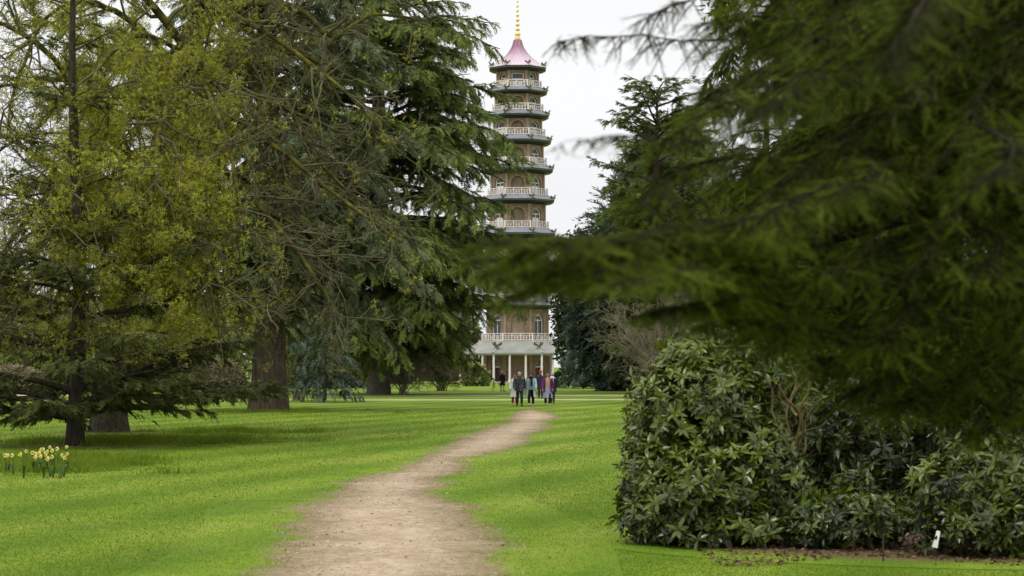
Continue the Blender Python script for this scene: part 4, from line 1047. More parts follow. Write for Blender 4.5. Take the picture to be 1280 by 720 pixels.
DPOS = [(7, 569), (11.5, 569), (16.5, 569), (29, 568), (32, 564), (41, 566), (46, 567), (49, 562), (47.5, 571), (52, 566), (55.5, 561.5), (54, 570), (56, 566), (58.5, 568.5), (63, 559), (62.5, 564), (62.5, 573), (67.5, 563), (72.5, 561), (75.5, 569), (83.3, 558.5), (84.6, 567.5), (80, 572), (66, 571)]
dv_ = [daff(900 + k, .30 + .03 * k) for k in range(4)]
dmes = []
for k, (st, fl) in enumerate(dv_):
    o1 = mesh_np('daffodil', st[0], st[1], M['dleaf'], smooth=True); o2 = mesh_np('flower', fl[0], fl[1], [M['petal'] if k % 2 else M['petal2'], M['trumpet']], o1, midx=fl[2])
    dmes.append((o1, o2))
r = rg(77)
DL = 'yellow daffodil flowering in the rough grass left of the thin trunk'
for i, (dx, dy) in enumerate(DPOS):
    k = i % 4; hk = .30 + .03 * k; hf = hk + r.uniform(-.02, .05)
    Y = (CAMZ - hf) * FPX / (dy - HZ)
    a, b = dmes[k]
    if i >= 4:
        a2 = a.copy(); b2 = b.copy(); col.objects.link(a2); col.objects.link(b2); b2.parent = a2; a, b = a2, b2
    a.location = (gx(dx, Y), Y, 0); s_ = hf / (hk + .01); a.scale = (s_ * .9, s_ * .9, s_); a.rotation_euler = (0, 0, r.uniform(-.9, .9))
    tag(a, DL, 'daffodil', 'daffodils in flower under the left tree')
# ------------------------------------------------------------------ left trees
def ltab(tab):
    zs = [t[0] for t in tab]; rs = [t[1] for t in tab]
    return lambda h, a: float(np.interp(h, zs, rs))
GT = 'trees of the vista'
# big cedar, brown trunk
yA = depth(514)
conifer('cedar_tree', 'large cedar with a thick flared brown trunk beside the lawn', gx(335, yA), yA, 27, 0.72, 4.6, 120, lambda h, a: float(np.interp(h, [4, 8, 14, 20, 27], [5.4, 7.2, 7.6, 6.5, 2.0])) * (.55 if h < 8 and abs(math.remainder(a + 1.57, 6.2832)) < .8 else 1), 11, 'cedar', 'bark',
        a0=lambda h: R(6 + 16 * h / 27), droop=lambda h: 0.62 - .012 * h, nper=2, dens=3.4, sl=.40, spacing=.22, sscale=.52, tpls=SPRAY + SPRAYD[:2], tint0=.30, sdroop=.26, group=GT, dead=30,
        trads=[.72, .66, .58, .45, .30, .05], limbr=.02)
# second cedar behind, pale trunk, its crown reaching the tower
yB = depth(493.5)
def LB(h, a):
    r_ = float(np.interp(h, [3, 5, 7, 9, 12, 16, 20, 23, 26, 28, 30, 36], [4.8, 6.9, 8.4, 9.8, 11.0, 10.6, 9.4, 9.2, 7.8, 5.6, 3.6, 1.0]))
    return r_ * (1.15 if h < 25 else 1.06)
conifer('cedar_tree', 'broad cedar with a short pale trunk whose green crown reaches the pagoda', gx(474, yB), yB, 36, .74, 3.2, 250, LB, 12, 'cedar_green', 'bark_pale',
        a0=lambda h: R(4 + 20 * h / 36), droop=lambda h: 0.46 - .006 * h, nper=2, dens=3.2, sl=.36, spacing=.26, sscale=.64, tpls=SPRAY + SPRAYD[:3], tint0=.42, sdroop=.32, group=GT, dead=22,
        trads=[.74, .66, .58, .45, .3, .05], tip=.5)
conifer('young_cedar', 'young blue-green cedar drooping to the grass between the two big cedar trunks', gx(405, 112), 112, 6.4, .12, .5, 44, ltab([(.4, 2.5), (2, 2.5), (4, 1.7), (6.4, .3)]), 14, 'cedar_blue', 'bark_dark', a0=lambda h: R(14), droop=lambda h: .62, nper=2, dens=4.5, sl=.4, spacing=.22, sscale=.46, tpls=SPRAYD, tint0=.38, group=GT, tip=.4, limbr=.012)
# thin dark conifer in front on the left
yC = depth(557)
conifer('conifer_tree', 'thin-trunked dark conifer with long bare sweeping lower branches', gx(94, yC), yC, 14, 0.19, 0.75, 74, ltab([(0.5, 5.6), (2, 5.4), (3.4, 4.4), (5, 2.6), (7, 1.4), (14, .6)]), 13, 'spruce', 'bark_dark',
        a0=lambda h: R(4 + 2.6 * h), droop=lambda h: -.03 + .01 * h, nper=2, dens=6.5, sl=.34, spacing=.12, sscale=.27, tpls=SPRAY, tint0=.35, sdroop=.10, group=GT,
        trads=[.21, .19, .15, .11, .07, .03], limbr=.008, tmin=.28, hpow=1.7)
# dark conifer of the same kind at the frame's left edge, half out of the picture
# mossy broadleaved tree: thick dark trunk, boughs laid out from its own plan
yD = 61.0
rng = rg(21)
root = empty('broadleaf_tree', (gx(136, yD), yD, 0)); tag(root, 'mossy broadleaved tree with yellow-green young leaves and a dark leaning trunk', 'tree', GT)
ox = gx(136, yD); k_ = yD / FPX
def dp(px_, py_, dy=0.0): return ((px_ - 136) * k_, dy, CAMZ + (HZ - py_) * k_)
trunk_mesh('trunk', [(0, 0, -.15), dp(134, 470), dp(146, 380, .2), dp(178, 260, .3), dp(212, 150, .1), dp(236, 70), dp(250, 0), dp(252, -120), dp(236, -260)], [.56, .46, .42, .38, .36, .34, .26, .16, .05], M['bark_dark'], root, seed=4)
def dq(px_, py_, Y): return (gx(px_, Y) - ox, Y - yD, CAMZ + (HZ - py_) * Y / FPX)
LB_ = [  # boughs: control points and radius at the foot
    ([dp(236, 70), dp(262, 72), dp(292, 64), dp(322, 102, -.6), dp(346, 138, -1), dp(400, 160, -1.6), dp(450, 190, -2)], .17),
    ([dp(246, 20), dp(276, 20, -.3), dp(322, 4, -.6), dp(378, 12, -1), dp(420, 50, -1.2), dp(466, 24, -1.5), dp(540, 34, -1.6)], .17),
    ([dp(238, 60), dp(276, 20), dp(330, 50, .4), dp(376, 62, .6), dp(430, 88, .4), dp(478, 110, .2)], .14),
    ([dp(222, 130), dp(254, 70, -.4), dp(288, 78, -.8), dp(306, 132, -1), dp(360, 190, -1.5), dp(420, 236, -1.5)], .12),
    ([dp(250, 0), dp(300, -40), dp(380, -60, -.5), dp(470, -20, -1), dp(560, 40, -1)], .15),
    ([dp(190, 220), dp(150, 175, -1), dp(90, 80, -2), dp(48, 55, -2.5), dp(0, 44, -3), dp(-70, 60, -3.2)], .15),
    ([dp(204, 175), dp(140, 112, .8), dp(70, 94, 1), dp(20, 96, 1.4), dp(-60, 110, 1.5)], .13),
    ([dp(170, 285), dp(100, 236, -1.4), dp(40, 190, -2.4), dp(-20, 176, -2.8), dp(-80, 190, -3)], .13),
    ([dp(160, 320), dp(90, 280, -1.5), dp(30, 250, -2.6), dp(-30, 262, -3)], .11),
    ([dp(236, 70), dp(190, 10, -.8), dp(120, -40, -1.6), dp(40, -50, -2), dp(-40, -20, -2)], .14),
    ([dp(230, 90), dp(160, 60, 1.0), dp(90, 30, 1.6), dp(20, 0, 2)], .12),
    ([dp(182, 245), dp(232, 262, -1.2), dp(286, 300, -2), dp(332, 372, -2.4), dp(352, 430, -2.2)], .10),
    ([dp(196, 200), dp(250, 210, -1.6), dp(310, 262, -2.6), dp(372, 288, -2.8), dp(430, 330, -2.6)], .10),
    ([dp(158, 330), dp(190, 330, -2), dp(230, 372, -3), dp(262, 430, -3.2)], .09),
    ([dp(155, 340), dp(110, 330, -2.4), dp(60, 352, -3.4), dp(10, 392, -3.6)], .09),
    ([dp(178, 260), dp(150, 230, -2.4), dp(130, 250, -4), dp(118, 320, -4.8), dp(112, 392, -4.9)], .10),
    ([dp(212, 150), dp(196, 130, -2), dp(182, 160, -3.6), dp(176, 240, -4.2), dp(182, 320, -4.2)], .10),
    ([dp(212, 150), dp(226, 120, 2), dp(210, 150, 4), dp(190, 250, 5)], .10),
    ([dp(230, 90), dp(150, 20, -2), dp(90, 40, -3.5), dp(60, 120, -4.5), dp(50, 200, -5)], .10),
    ([dp(204, 175), dq(180, 140, 57), dq(130, 180, 52), dq(90, 250, 49.6), dq(70, 330, 48.8)], .10),
    ([dp(182, 245), dq(172, 250, 56), dq(140, 300, 51), dq(112, 370, 49), dq(110, 430, 48.6)], .09),
    ([dp(190, 220), dq(150, 190, 56), dq(80, 220, 51.5), dq(24, 280, 49.6), dq(-20, 350, 49)], .10),
    ([dp(182, 245), dq(220, 230, 56), dq(250, 280, 52), dq(262, 350, 50.4), dq(268, 410, 50)], .09),
    ([dp(222, 130), dq(220, 110, 56.5), dq(200, 160, 52.5), dq(186, 240, 50.6), dq(180, 330, 50)], .10),
    ([dp(236, 70), dq(250, 90, 57), dq(280, 150, 54), dq(300, 230, 52.6), dq(310, 300, 52)], .09),
    ([dp(236, 70), dq(180, 40, 57), dq(130, 80, 53.6), dq(106, 150, 52), dq(98, 220, 51.5)], .09),
    ([dp(230, 100), dq(330, 168, 58), dq(420, 238, 56), dq(505, 300, 55)], .11),
    ([dp(212, 150), dq(296, 226, 57), dq(380, 330, 55), dq(424, 405, 54)], .10),
    ([dp(250, 0), dq(340, 40, 58), dq(430, 110, 57), dq(500, 190, 56.6)], .11),
    ([dp(246, 20), dq(330, 90, 60), dq(400, 200, 59), dq(470, 260, 59)], .09),
]
NB_ = len(LB_)
P = np.array([spline(c, 14) for c, _ in LB_]); P += np.cumsum(rng.normal(0, .03, P.shape), 1)
rad = np.array([np.linspace(r_, .03, 14) for _, r_ in LB_])
A = Acc(); A.add(*tubes(P, rad * (1 + .12 * rng.normal(size=rad.shape)), 7)); A.build('limbs', M['moss'], root, smooth=True, tint=False)
Q1, r1 = grow(rng, P, rad, 22, (.4, 1.2), .34, .13, .02, .12)
Q2, r2 = grow(rng, Q1, np.maximum(r1, .02), 7, (.4, 1.1), .50, .12, .0, .15)
Q3, r3 = grow(rng, Q2, np.maximum(r2, .012), 4, (.4, 1.0), .55, .10, .0, .15)
A = Acc(); A.add(*tubes(Q1, np.maximum(r1, .016), 5)); A.add(*tubes(Q2, np.maximum(r2, .011), 3)); A.add(*tubes(Q3, np.maximum(r3, .007), 3))
A.build('twigs', M['mosstwig'], root, tint=False)
A = Acc()
e3 = Q3[:, -1]; pxx = 640 + (e3[:, 0] + ox) / (yD + e3[:, 1]) * FPX
dens = np.interp(pxx, [-40, 40, 80, 110, 240, 280, 320, 370], [.10, .30, .7, 1, 1, .5, .10, .02])
dens = dens * np.interp(e3[:, 2], [1.5, 2.5, 4.0], [0, .5, 1])
sel = rng.random(len(Q3)) < dens
leaves_on(rng, A, Q3[sel], 12, .066, FINE, .5, .10)
e2 = Q2[:, -1]; px2 = 640 + (e2[:, 0] + ox) / (yD + e2[:, 1]) * FPX
d2 = np.interp(px2, [-40, 40, 95, 130, 240, 280, 320, 370], [.08, .15, .5, .8, .8, .4, .10, .02])
leaves_on(rng, A, Q2[rng.random(len(Q2)) < d2], 3, .11, FINE, .42, .06)
A.build('crown', M['yellow'], root)

# ------------------------------------------------------------------ background on the left
GB = 'shrubs behind the left trees'
def shr(label, px_, Y, wpx, toppy, n, size, seed, mat='shrub', tpls=None, name='shrub', group=GB, tint0=.4, depthm=None):
    k = Y / FPX; w_ = wpx * k / 2; h_ = CAMZ + (HZ - toppy) * k; r = rg(seed); d_ = depthm or w_ * .7
    lobes = [(0, 0, h_ * .45, w_ * .8, d_ * .8, h_ * .5)]
    for j in range(5):
        a = r.uniform(0, 6.28); lobes.append((math.cos(a) * w_ * .5, math.sin(a) * d_ * .5, h_ * r.uniform(.25, .62), w_ * r.uniform(.35, .55), d_ * .5, h_ * r.uniform(.25, .38)))
    return blob_shrub(name, label, gx(px_, Y), Y, lobes, n, size, seed, mat, tpls, 'shrub' if name == 'shrub' else 'tree', group, tint0=tint0)
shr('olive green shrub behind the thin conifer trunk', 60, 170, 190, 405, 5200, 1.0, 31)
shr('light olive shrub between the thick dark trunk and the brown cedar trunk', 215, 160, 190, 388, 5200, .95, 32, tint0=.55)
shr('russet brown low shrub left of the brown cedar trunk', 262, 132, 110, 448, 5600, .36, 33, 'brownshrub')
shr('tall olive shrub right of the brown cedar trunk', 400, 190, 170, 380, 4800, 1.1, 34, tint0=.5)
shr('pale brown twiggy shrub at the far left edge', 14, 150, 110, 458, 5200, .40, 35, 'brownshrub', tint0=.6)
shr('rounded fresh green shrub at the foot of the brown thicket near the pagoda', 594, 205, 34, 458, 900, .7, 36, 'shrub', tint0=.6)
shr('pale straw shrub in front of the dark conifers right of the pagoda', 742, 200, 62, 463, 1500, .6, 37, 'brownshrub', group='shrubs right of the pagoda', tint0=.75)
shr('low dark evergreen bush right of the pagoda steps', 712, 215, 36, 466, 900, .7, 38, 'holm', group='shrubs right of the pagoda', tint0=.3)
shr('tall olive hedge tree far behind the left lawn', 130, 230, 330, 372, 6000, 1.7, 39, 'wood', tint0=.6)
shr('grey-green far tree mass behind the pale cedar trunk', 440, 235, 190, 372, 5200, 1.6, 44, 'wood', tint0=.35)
shr('far green tree filling the gap between the pale-trunked cedar and the pagoda', 556, 285, 110, 378, 2600, 1.6, 45, 'wood', tint0=.45)
shr('dark laurel mass added behind the shaded rhododendrons to darken their gap', 1200, 34, 640, 452, 9000, .34, 46, 'holm', group='rhododendron shrubs', tint0=.1, depthm=1.4)  # dark leafy backing added so the gap between the bushes reads dark
bare_shrub('bare_shrub', 'dense brown bare-twigged thicket left of the pagoda verandah', gx(552, 165), 165, 3.4, 3.1, 51, 44, 'deadtwig', 'shrub', 3, -.03, m=(7, 6, 4), thick=.035)
bare_shrub('bare_shrub', 'arching pale bare shrub beside the pale cedar trunk', gx(503, 140), 140, 3.6, 2.8, 52, 34, 'twig', 'shrub', 3, -.10, m=(7, 5, 4), thick=.03)
bare_shrub('bare_shrub', 'tangled bare shrub with a few olive leaves behind the brown cedar trunk', gx(370, 118), 118, 6.5, 3.0, 53, 26, 'twig', 'shrub', 3, -.05, leaf=(1, .22, 'shrub'), m=(7, 5, 4), thick=.03)
bare_shrub('bare_tree', 'hazy leafless tree far behind at the left edge', gx(30, 190), 190, 18, 9, 54, 26, 'twig', 'tree', 3, .02, m=(7, 6, 4), thick=.09)
bare_shrub('bare_tree', 'hazy leafless tree far behind the mossy tree', gx(190, 215), 215, 20, 9, 56, 26, 'twig', 'tree', 3, .02, m=(7, 6, 4), thick=.09)

# ------------------------------------------------------------------ right background trees
GRr = 'trees right of the pagoda'
conifer('cedar_tree', 'dark blue-green cedar right of the pagoda, low over the lawn', gx(756, 185), 185, 13.5, .4, .8, 70, ltab([(0, 4.6), (5, 4.4), (9, 3.2), (13.5, .6)]), 61, 'cedar_blue', 'bark_dark', a0=lambda h: R(16), droop=lambda h: .55, nper=2, dens=3.0, sl=.4, spacing=.34, sscale=.85, tpls=SPRAYD, tint0=.3, group=GRr, tip=.35)
conifer('cedar_tree', 'tall spreading cedar behind the pale bare tree, its crown above the dark cedar', gx(835, 150), 150, 21.5, .6, 1.6, 100, ltab([(1, 5.2), (6, 6.6), (11, 6.9), (15, 5.0), (18, 3.6), (21.5, 1.2)]), 62, 'cedar', 'bark_dark', a0=lambda h: R(14), droop=lambda h: .40, nper=2, dens=3.0, sl=.38, spacing=.32, sscale=.78, tint0=.22, group=GRr)
conifer('pine_tree', 'dense dark pine with an upright tufted top right of the tower', gx(822, 112), 112, 17.6, .4, 1.4, 105, ltab([(3, 3.0), (8, 3.8), (13, 3.7), (16, 3.1), (17.6, 1.9)]), 63, 'cedar_green', 'bark_red', a0=lambda h: R(26), droop=lambda h: .14, nper=3, dens=4.2, sl=.36, spacing=.20, sscale=.42, tint0=.24, group=GRr, sdroop=.0)
shr('small evergreen tree with dark leaf tufts against the sky beside the tower', 722, 222, 64, 268, 1300, .9, 64, 'holm', CLUMP, 'evergreen_tree', GRr, tint0=.25)
bare_shrub('bare_tree', 'pale bare deciduous tree between the dark cedar and the rhododendron', gx(824, 105), 105, 7.2, 2.9, 65, 30, 'twig', 'tree', 3, .0, m=(7, 6, 4), thick=.035, group=GRr)
bare_shrub('bare_tree', 'grey-brown bare tree showing above the near fir branch', gx(880, 128), 128, 13.5, 4.0, 66, 30, 'twig', 'tree', 3, .0, m=(7, 6, 4), thick=.045, group=GRr)
conifer('cedar_tree', 'cedar behind the rhododendron on the right, mostly hidden by the near fir', gx(960, 120), 120, 20, .5, 1.6, 70, ltab([(1, 5.5), (10, 6.0), (20, 1.2)]), 67, 'cedar', 'bark_dark', a0=lambda h: R(14), droop=lambda h: .40, nper=2, dens=2.6, sl=.38, spacing=.36, sscale=.85, tint0=.25, group=GRr)
def conif_mass(label, px_, Y, wpx, toppy, n, size, seed, mat, tint0):
    k = Y / FPX; w_ = wpx * k / 2; h_ = CAMZ + (HZ - toppy) * k; r = rg(seed)
    lobes = [(0, 0, h_ * .40, w_, w_ * .8, h_ * .42)] + [(r.uniform(-.5, .5) * w_, r.uniform(-.5, .3) * w_, h_ * q, w_ * (1.05 - .8 * q), w_ * .6, h_ * .2) for q in (.3, .45, .6, .72, .8)]
    return blob_shrub('conifer_tree', label, gx(px_, Y), Y, lobes, n, size, seed, mat, SPRAY + SPRAYD, 'tree', GRr, tint0=tint0, shell=.6, stem='bark_dark')
conif_mass('full rounded blue-green conifer left of the pine, its edge against the sky', 778, 165, 104, 196, 5200, 1.5, 75, 'cedar_blue', .36)
conif_mass('soft grey-green conifer between the pine and the near fir', 868, 142, 130, 150, 6500, 1.4, 76, 'cedar', .36)
# far woodland closing the view
rng = rg(71); A = Acc(); n = 9000
xs = rng.uniform(-190, 190, n); xs = xs[(xs < -42) | (xs > 26)]; n = len(xs)
hh = 9 + 5 * np.sin(xs * .11) + 3 * np.sin(xs * .31 + 1)
pts = np.stack([xs, 345 + rng.normal(0, 8, n), rng.random(n) ** .7 * hh], -1)
scatter(A, rng, CLUMP, pts, rng.normal(size=(n, 3)), rng.normal(size=(n, 3)) + [0, 0, .6], 2.4 * rng.uniform(.6, 1.3, n), .3 + .3 * pts[:, 2] / 14 + rng.normal(0, .12, n))
o = A.build('far_woods', M['wood']); tag(o, kind='stuff')

# ------------------------------------------------------------------ near fir on the right
rng = rg(81)
xF, yF = gx(1450, 9.6), 9.6
fir = empty('fir_tree', (xF, yF, 0)); tag(fir, 'large dark fir close on the right with branches reaching across to the tower', 'tree', GT)
trunk_mesh('trunk', [(0, 0, -.1), (.02, 0, 2), (-.02, .02, 4), (0, 0, 7.5)], [.16, .14, .11, .04], M['bark_red'], fir, seed=9)
def fb(*pts):
    q = [tuple(at(*p) - np.array([xF, yF, 0])) for p in pts]
    return [(0, 0, q[0][2] + .1)] + q[1:]
BO = [
    fb((1178, -70, 11), (1000, 0, 9.8), (920, 42, 8.9), (860, 52, 8.4), (790, 47, 8), (735, 46, 7.8), (690, 52, 7.6)),
    fb((1178, 120, 11), (1000, 185, 8), (880, 172, 6.4), (800, 155, 5.7), (740, 152, 5.3), (682, 158, 5.0)),
    fb((1178, -160, 11), (1000, -70, 9.5), (900, -10, 8.6), (850, 8, 8.2), (790, 36, 7.8)),
    fb((1178, 240, 11), (1040, 300, 8), (900, 308, 6.4), (780, 312, 5.6), (690, 318, 5.2), (604, 340, 4.9)),
    fb((1178, 220, 11), (1040, 280, 8), (920, 296, 6.6), (820, 305, 5.8), (740, 318, 5.4), (640, 340, 5.1)),
    fb((1178, 260, 11), (1060, 330, 8), (940, 335, 6.6), (850, 330, 5.8), (790, 338, 5.4), (738, 356, 5.2)),
    fb((1178, 60, 11), (1040, 110, 9), (940, 130, 8), (870, 150, 7.4), (820, 196, 7.0)),
    fb((1178, 120, 11), (1040, 180, 9), (930, 200, 7.6), (850, 220, 7.0), (796, 262, 6.6)),
    fb((1178, 180, 11), (1040, 240, 8.6), (930, 260, 7.2), (850, 270, 6.6), (780, 290, 6.3)),
    fb((1178, 0, 11), (1060, 50, 9.6), (980, 70, 8.8), (920, 90, 8.4), (872, 122, 8.0)),
    fb((1178, -60, 11), (1080, -10, 10), (1000, 20, 9.4), (940, 10, 9.0), (886, 24, 8.6)),
    fb((1178, -120, 11), (1060, -60, 10), (980, -20, 9.5), (905, 62, 9.0)),
    fb((1178, 330, 11), (1060, 380, 8), (960, 372, 6.8), (880, 375, 6.2), (810, 392, 5.8)),
    fb((1178, 350, 11), (1080, 400, 8.4), (1000, 408, 7.4), (940, 396, 6.8), (872, 402, 6.5)),
    fb((1178, 380, 11), (1100, 425, 8.8), (1040, 412, 8.0), (985, 416, 7.6), (935, 418, 7.4)),
    fb((1178, 400, 11), (1130, 432, 9), (1085, 440, 8.3), (1030, 450, 8.0)),
    fb((1178, 420, 11), (1150, 455, 9), (1115, 470, 8.4), (1080, 486, 8.2)),
    fb((1178, 440, 11), (1170, 490, 9), (1160, 500, 8.4), (1130, 512, 8.2)),
    fb((1178, 440, 11), (1220, 480, 9), (1240, 520, 8.4), (1235, 548, 8.2)),
    fb((1178, 420, 11), (1240, 450, 9), (1290, 490, 8), (1320, 530, 7.6)),
    fb((1178, 300, 11), (1240, 330, 8.5), (1290, 370, 7.4), (1310, 420, 6.8)),
    fb((1178, 60, 11), (1240, 120, 7.5), (1290, 180, 5.4), (1262, 232, 4.4)),
    fb((1178, -120, 11), (1200, -60, 7), (1165, 0, 5), (1138, 60, 4.4), (1132, 120, 4.2)),
    fb((1178, 100, 11), (1120, 150, 8), (1090, 190, 6.4), (1040, 215, 5.6)),
    fb((1178, 160, 11), (1120, 220, 8), (1050, 240, 6.4), (980, 262, 5.8), (930, 280, 5.6)),
    fb((1178, 220, 11), (1130, 290, 8), (1080, 330, 6.8), (1020, 350, 6.2)),
    fb((1178, 250, 11), (1160, 320, 8), (1130, 380, 7), (1090, 420, 6.5)),
    fb((1178, 200, 11), (1230, 250, 8), (1260, 300, 7), (1240, 350, 6.5)),
    fb((1178, 0, 11), (1120, 60, 8), (1080, 90, 7), (1010, 110, 6.4), (960, 160, 6.2)),
    fb((1178, -40, 11), (1240, 0, 8), (1280, 40, 7), (1300, 90, 6.6)),
    fb((1178, -100, 11), (1110, -40, 8.6), (1060, 10, 7.8), (1020, 40, 7.2)),
]
for j in (3, 4, 5, 3, 4):
    BO.append([tuple(np.array(q) + rng.normal(0, 1, 3) * np.array([.05, .25, .02]) * min(1, k)) for k, q in enumerate(BO[j])])
nB = len(BO)
P = [spline(c, 20) for c in BO]
# further boughs between those, ending inside the crown's outline as seen from the path
for i in range(120):
    py_ = rng.uniform(-60, 505); xm = np.interp(py_, [-60, 0, 60, 120, 180, 240, 300, 340, 370, 395, 420, 460, 505], [930, 900, 905, 880, 850, 820, 790, 780, 840, 920, 1010, 1090, 1165])
    pe = xm + (1340 - xm) * rng.random() ** 1.1; Ye = rng.uniform(6.2, 9.2) if pe < 1150 else rng.uniform(6.0, 10.5)
    e = at(pe, py_, Ye) - np.array([xF, yF, 0]); L_ = np.linalg.norm(e[:2]); h0 = e[2] + .18 * L_
    P.append(spline([(0, 0, h0), (e[0] * .35, e[1] * .35, h0 + .03 * L_), (e[0] * .7, e[1] * .7, h0 - .04 * L_), tuple(e)], 20))
nv = len(P)
nf = 44      # the rest of the crown, away from the path
hs = rng.uniform(1.6, 7.2, nf)
for i in range(nf):
    a = rng.uniform(-1.9, 2.6); Lg = rng.uniform(1.7, 3.0) * np.interp(hs[i], [1, 4, 7.4], [1.0, 1, .45]); t = np.linspace(0, 1, 20)
    a = a + rng.normal(0, .2) * t
    P.append(np.stack([np.cos(a) * Lg * t, np.sin(a) * Lg * t, hs[i] + Lg * (.15 * t - .35 * t ** 2)], -1))
P = np.array(P); P[..., 2] = np.maximum(P[..., 2], .75)
P += np.cumsum(rng.normal(0, .006, P.shape), 1)
Ln = np.linalg.norm(np.diff(P, axis=1), axis=2).sum(1)
A = Acc(); tw = []
t20 = np.linspace(0, 1, 20)
def fir_clothe(i, dens, tmin, sl, scale, droop, tint, tsp):
    K = int(Ln[i] * (1 - tmin) * dens); tk = np.sort(rng.uniform(tmin, 1, K))
    p = np.stack([np.interp(tk, t20, P[i, :, c]) for c in range(3)], -1)
    d = nrm(np.stack([np.interp(np.minimum(tk + .05, 1), t20, P[i, :, c]) for c in range(3)], -1) - np.stack([np.interp(np.minimum(tk, .95), t20, P[i, :, c]) for c in range(3)], -1))
    lat = nrm(np.cross(d, [0, 0, 1.])); sd = rng.choice([-1., 1.], K); fi = rng.uniform(.4, 1.2, K)
    D = nrm(d * np.cos(fi)[:, None] + lat * (sd * np.sin(fi))[:, None] * .8 + np.array([0, 0, -1.]) * (droop * rng.uniform(-.2, 1.2, K))[:, None])
    Yd = yF + p[:, 1]; ls = sl * Yd * (.45 + .9 * (1 - tk) ** .8) * rng.uniform(.4, 1.15, K)
    Mx = np.maximum(2, (ls / tsp).astype(int)); rep = np.repeat(np.arange(K), Mx); s = rng.random(len(rep))
    pos = p[rep] + D[rep] * (ls[rep] * s)[:, None]; pos[:, 2] -= .22 * ls[rep] * s ** 2
    l2 = nrm(np.cross(D[rep], [0, 0, 1.])) * rng.choice([-1., 1.], len(rep))[:, None]
    X = D[rep] * rng.uniform(.5, 1.2, len(rep))[:, None] + l2 * rng.uniform(.2, .9, len(rep))[:, None] + np.stack([rng.normal(0, .15, len(rep)), rng.normal(0, .15, len(rep)), rng.normal(-.16, .28, len(rep))], -1)
    Z = rng.normal(0, .4, (len(rep), 3)) + [0, 0, 1]
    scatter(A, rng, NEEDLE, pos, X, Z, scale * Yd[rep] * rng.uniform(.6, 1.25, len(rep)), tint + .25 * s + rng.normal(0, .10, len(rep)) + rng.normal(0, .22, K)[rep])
    u = np.array([0, .5, 1.0]); Q = p[:, None] + D[:, None] * (ls[:, None] * u)[..., None]; Q[..., 2] -= .22 * ls[:, None] * u ** 2
    tw.append((Q, np.stack([np.full(K, .0035), np.full(K, .0028), np.full(K, .001)], -1)))
for i in range(len(P)):
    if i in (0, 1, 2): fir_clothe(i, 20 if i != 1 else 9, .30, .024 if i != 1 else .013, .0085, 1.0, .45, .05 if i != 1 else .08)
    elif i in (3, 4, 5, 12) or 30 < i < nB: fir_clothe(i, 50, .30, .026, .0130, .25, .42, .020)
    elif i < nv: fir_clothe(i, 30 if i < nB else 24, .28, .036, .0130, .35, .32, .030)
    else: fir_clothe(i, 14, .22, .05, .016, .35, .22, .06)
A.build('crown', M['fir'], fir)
A = Acc(); rr = (np.clip(.004 + .0026 * Ln, 0, .022) * np.where(np.arange(len(P)) < 3, np.where(np.arange(len(P)) == 1, .25, .45), .6))[:, None] * (1 - .88 * t20)[None]; A.add(*tubes(P, rr, 6))
for Q, r_ in tw: A.add(*tubes(Q, r_, 3))
A.build('limbs', M['fir_twig'], fir, tint=False)

conifer('fir_tree', 'dark fir with a reddish trunk standing behind the shaded rhododendrons', gx(1176, 29.5), 29.5, 16, .21, 2.2, 120, ltab([(2, 3.8), (6, 3.9), (10, 3.2), (16, .6)]), 85, 'fir', 'bark_red',
        a0=lambda h: R(10), droop=lambda h: .42, dens=5.5, sl=.40, spacing=.17, sscale=.46, tpls=SPRAYD, nper=3, tint0=.22, sdroop=.35, group=GT, trads=[.22, .2, .16, .04], limbr=.01)
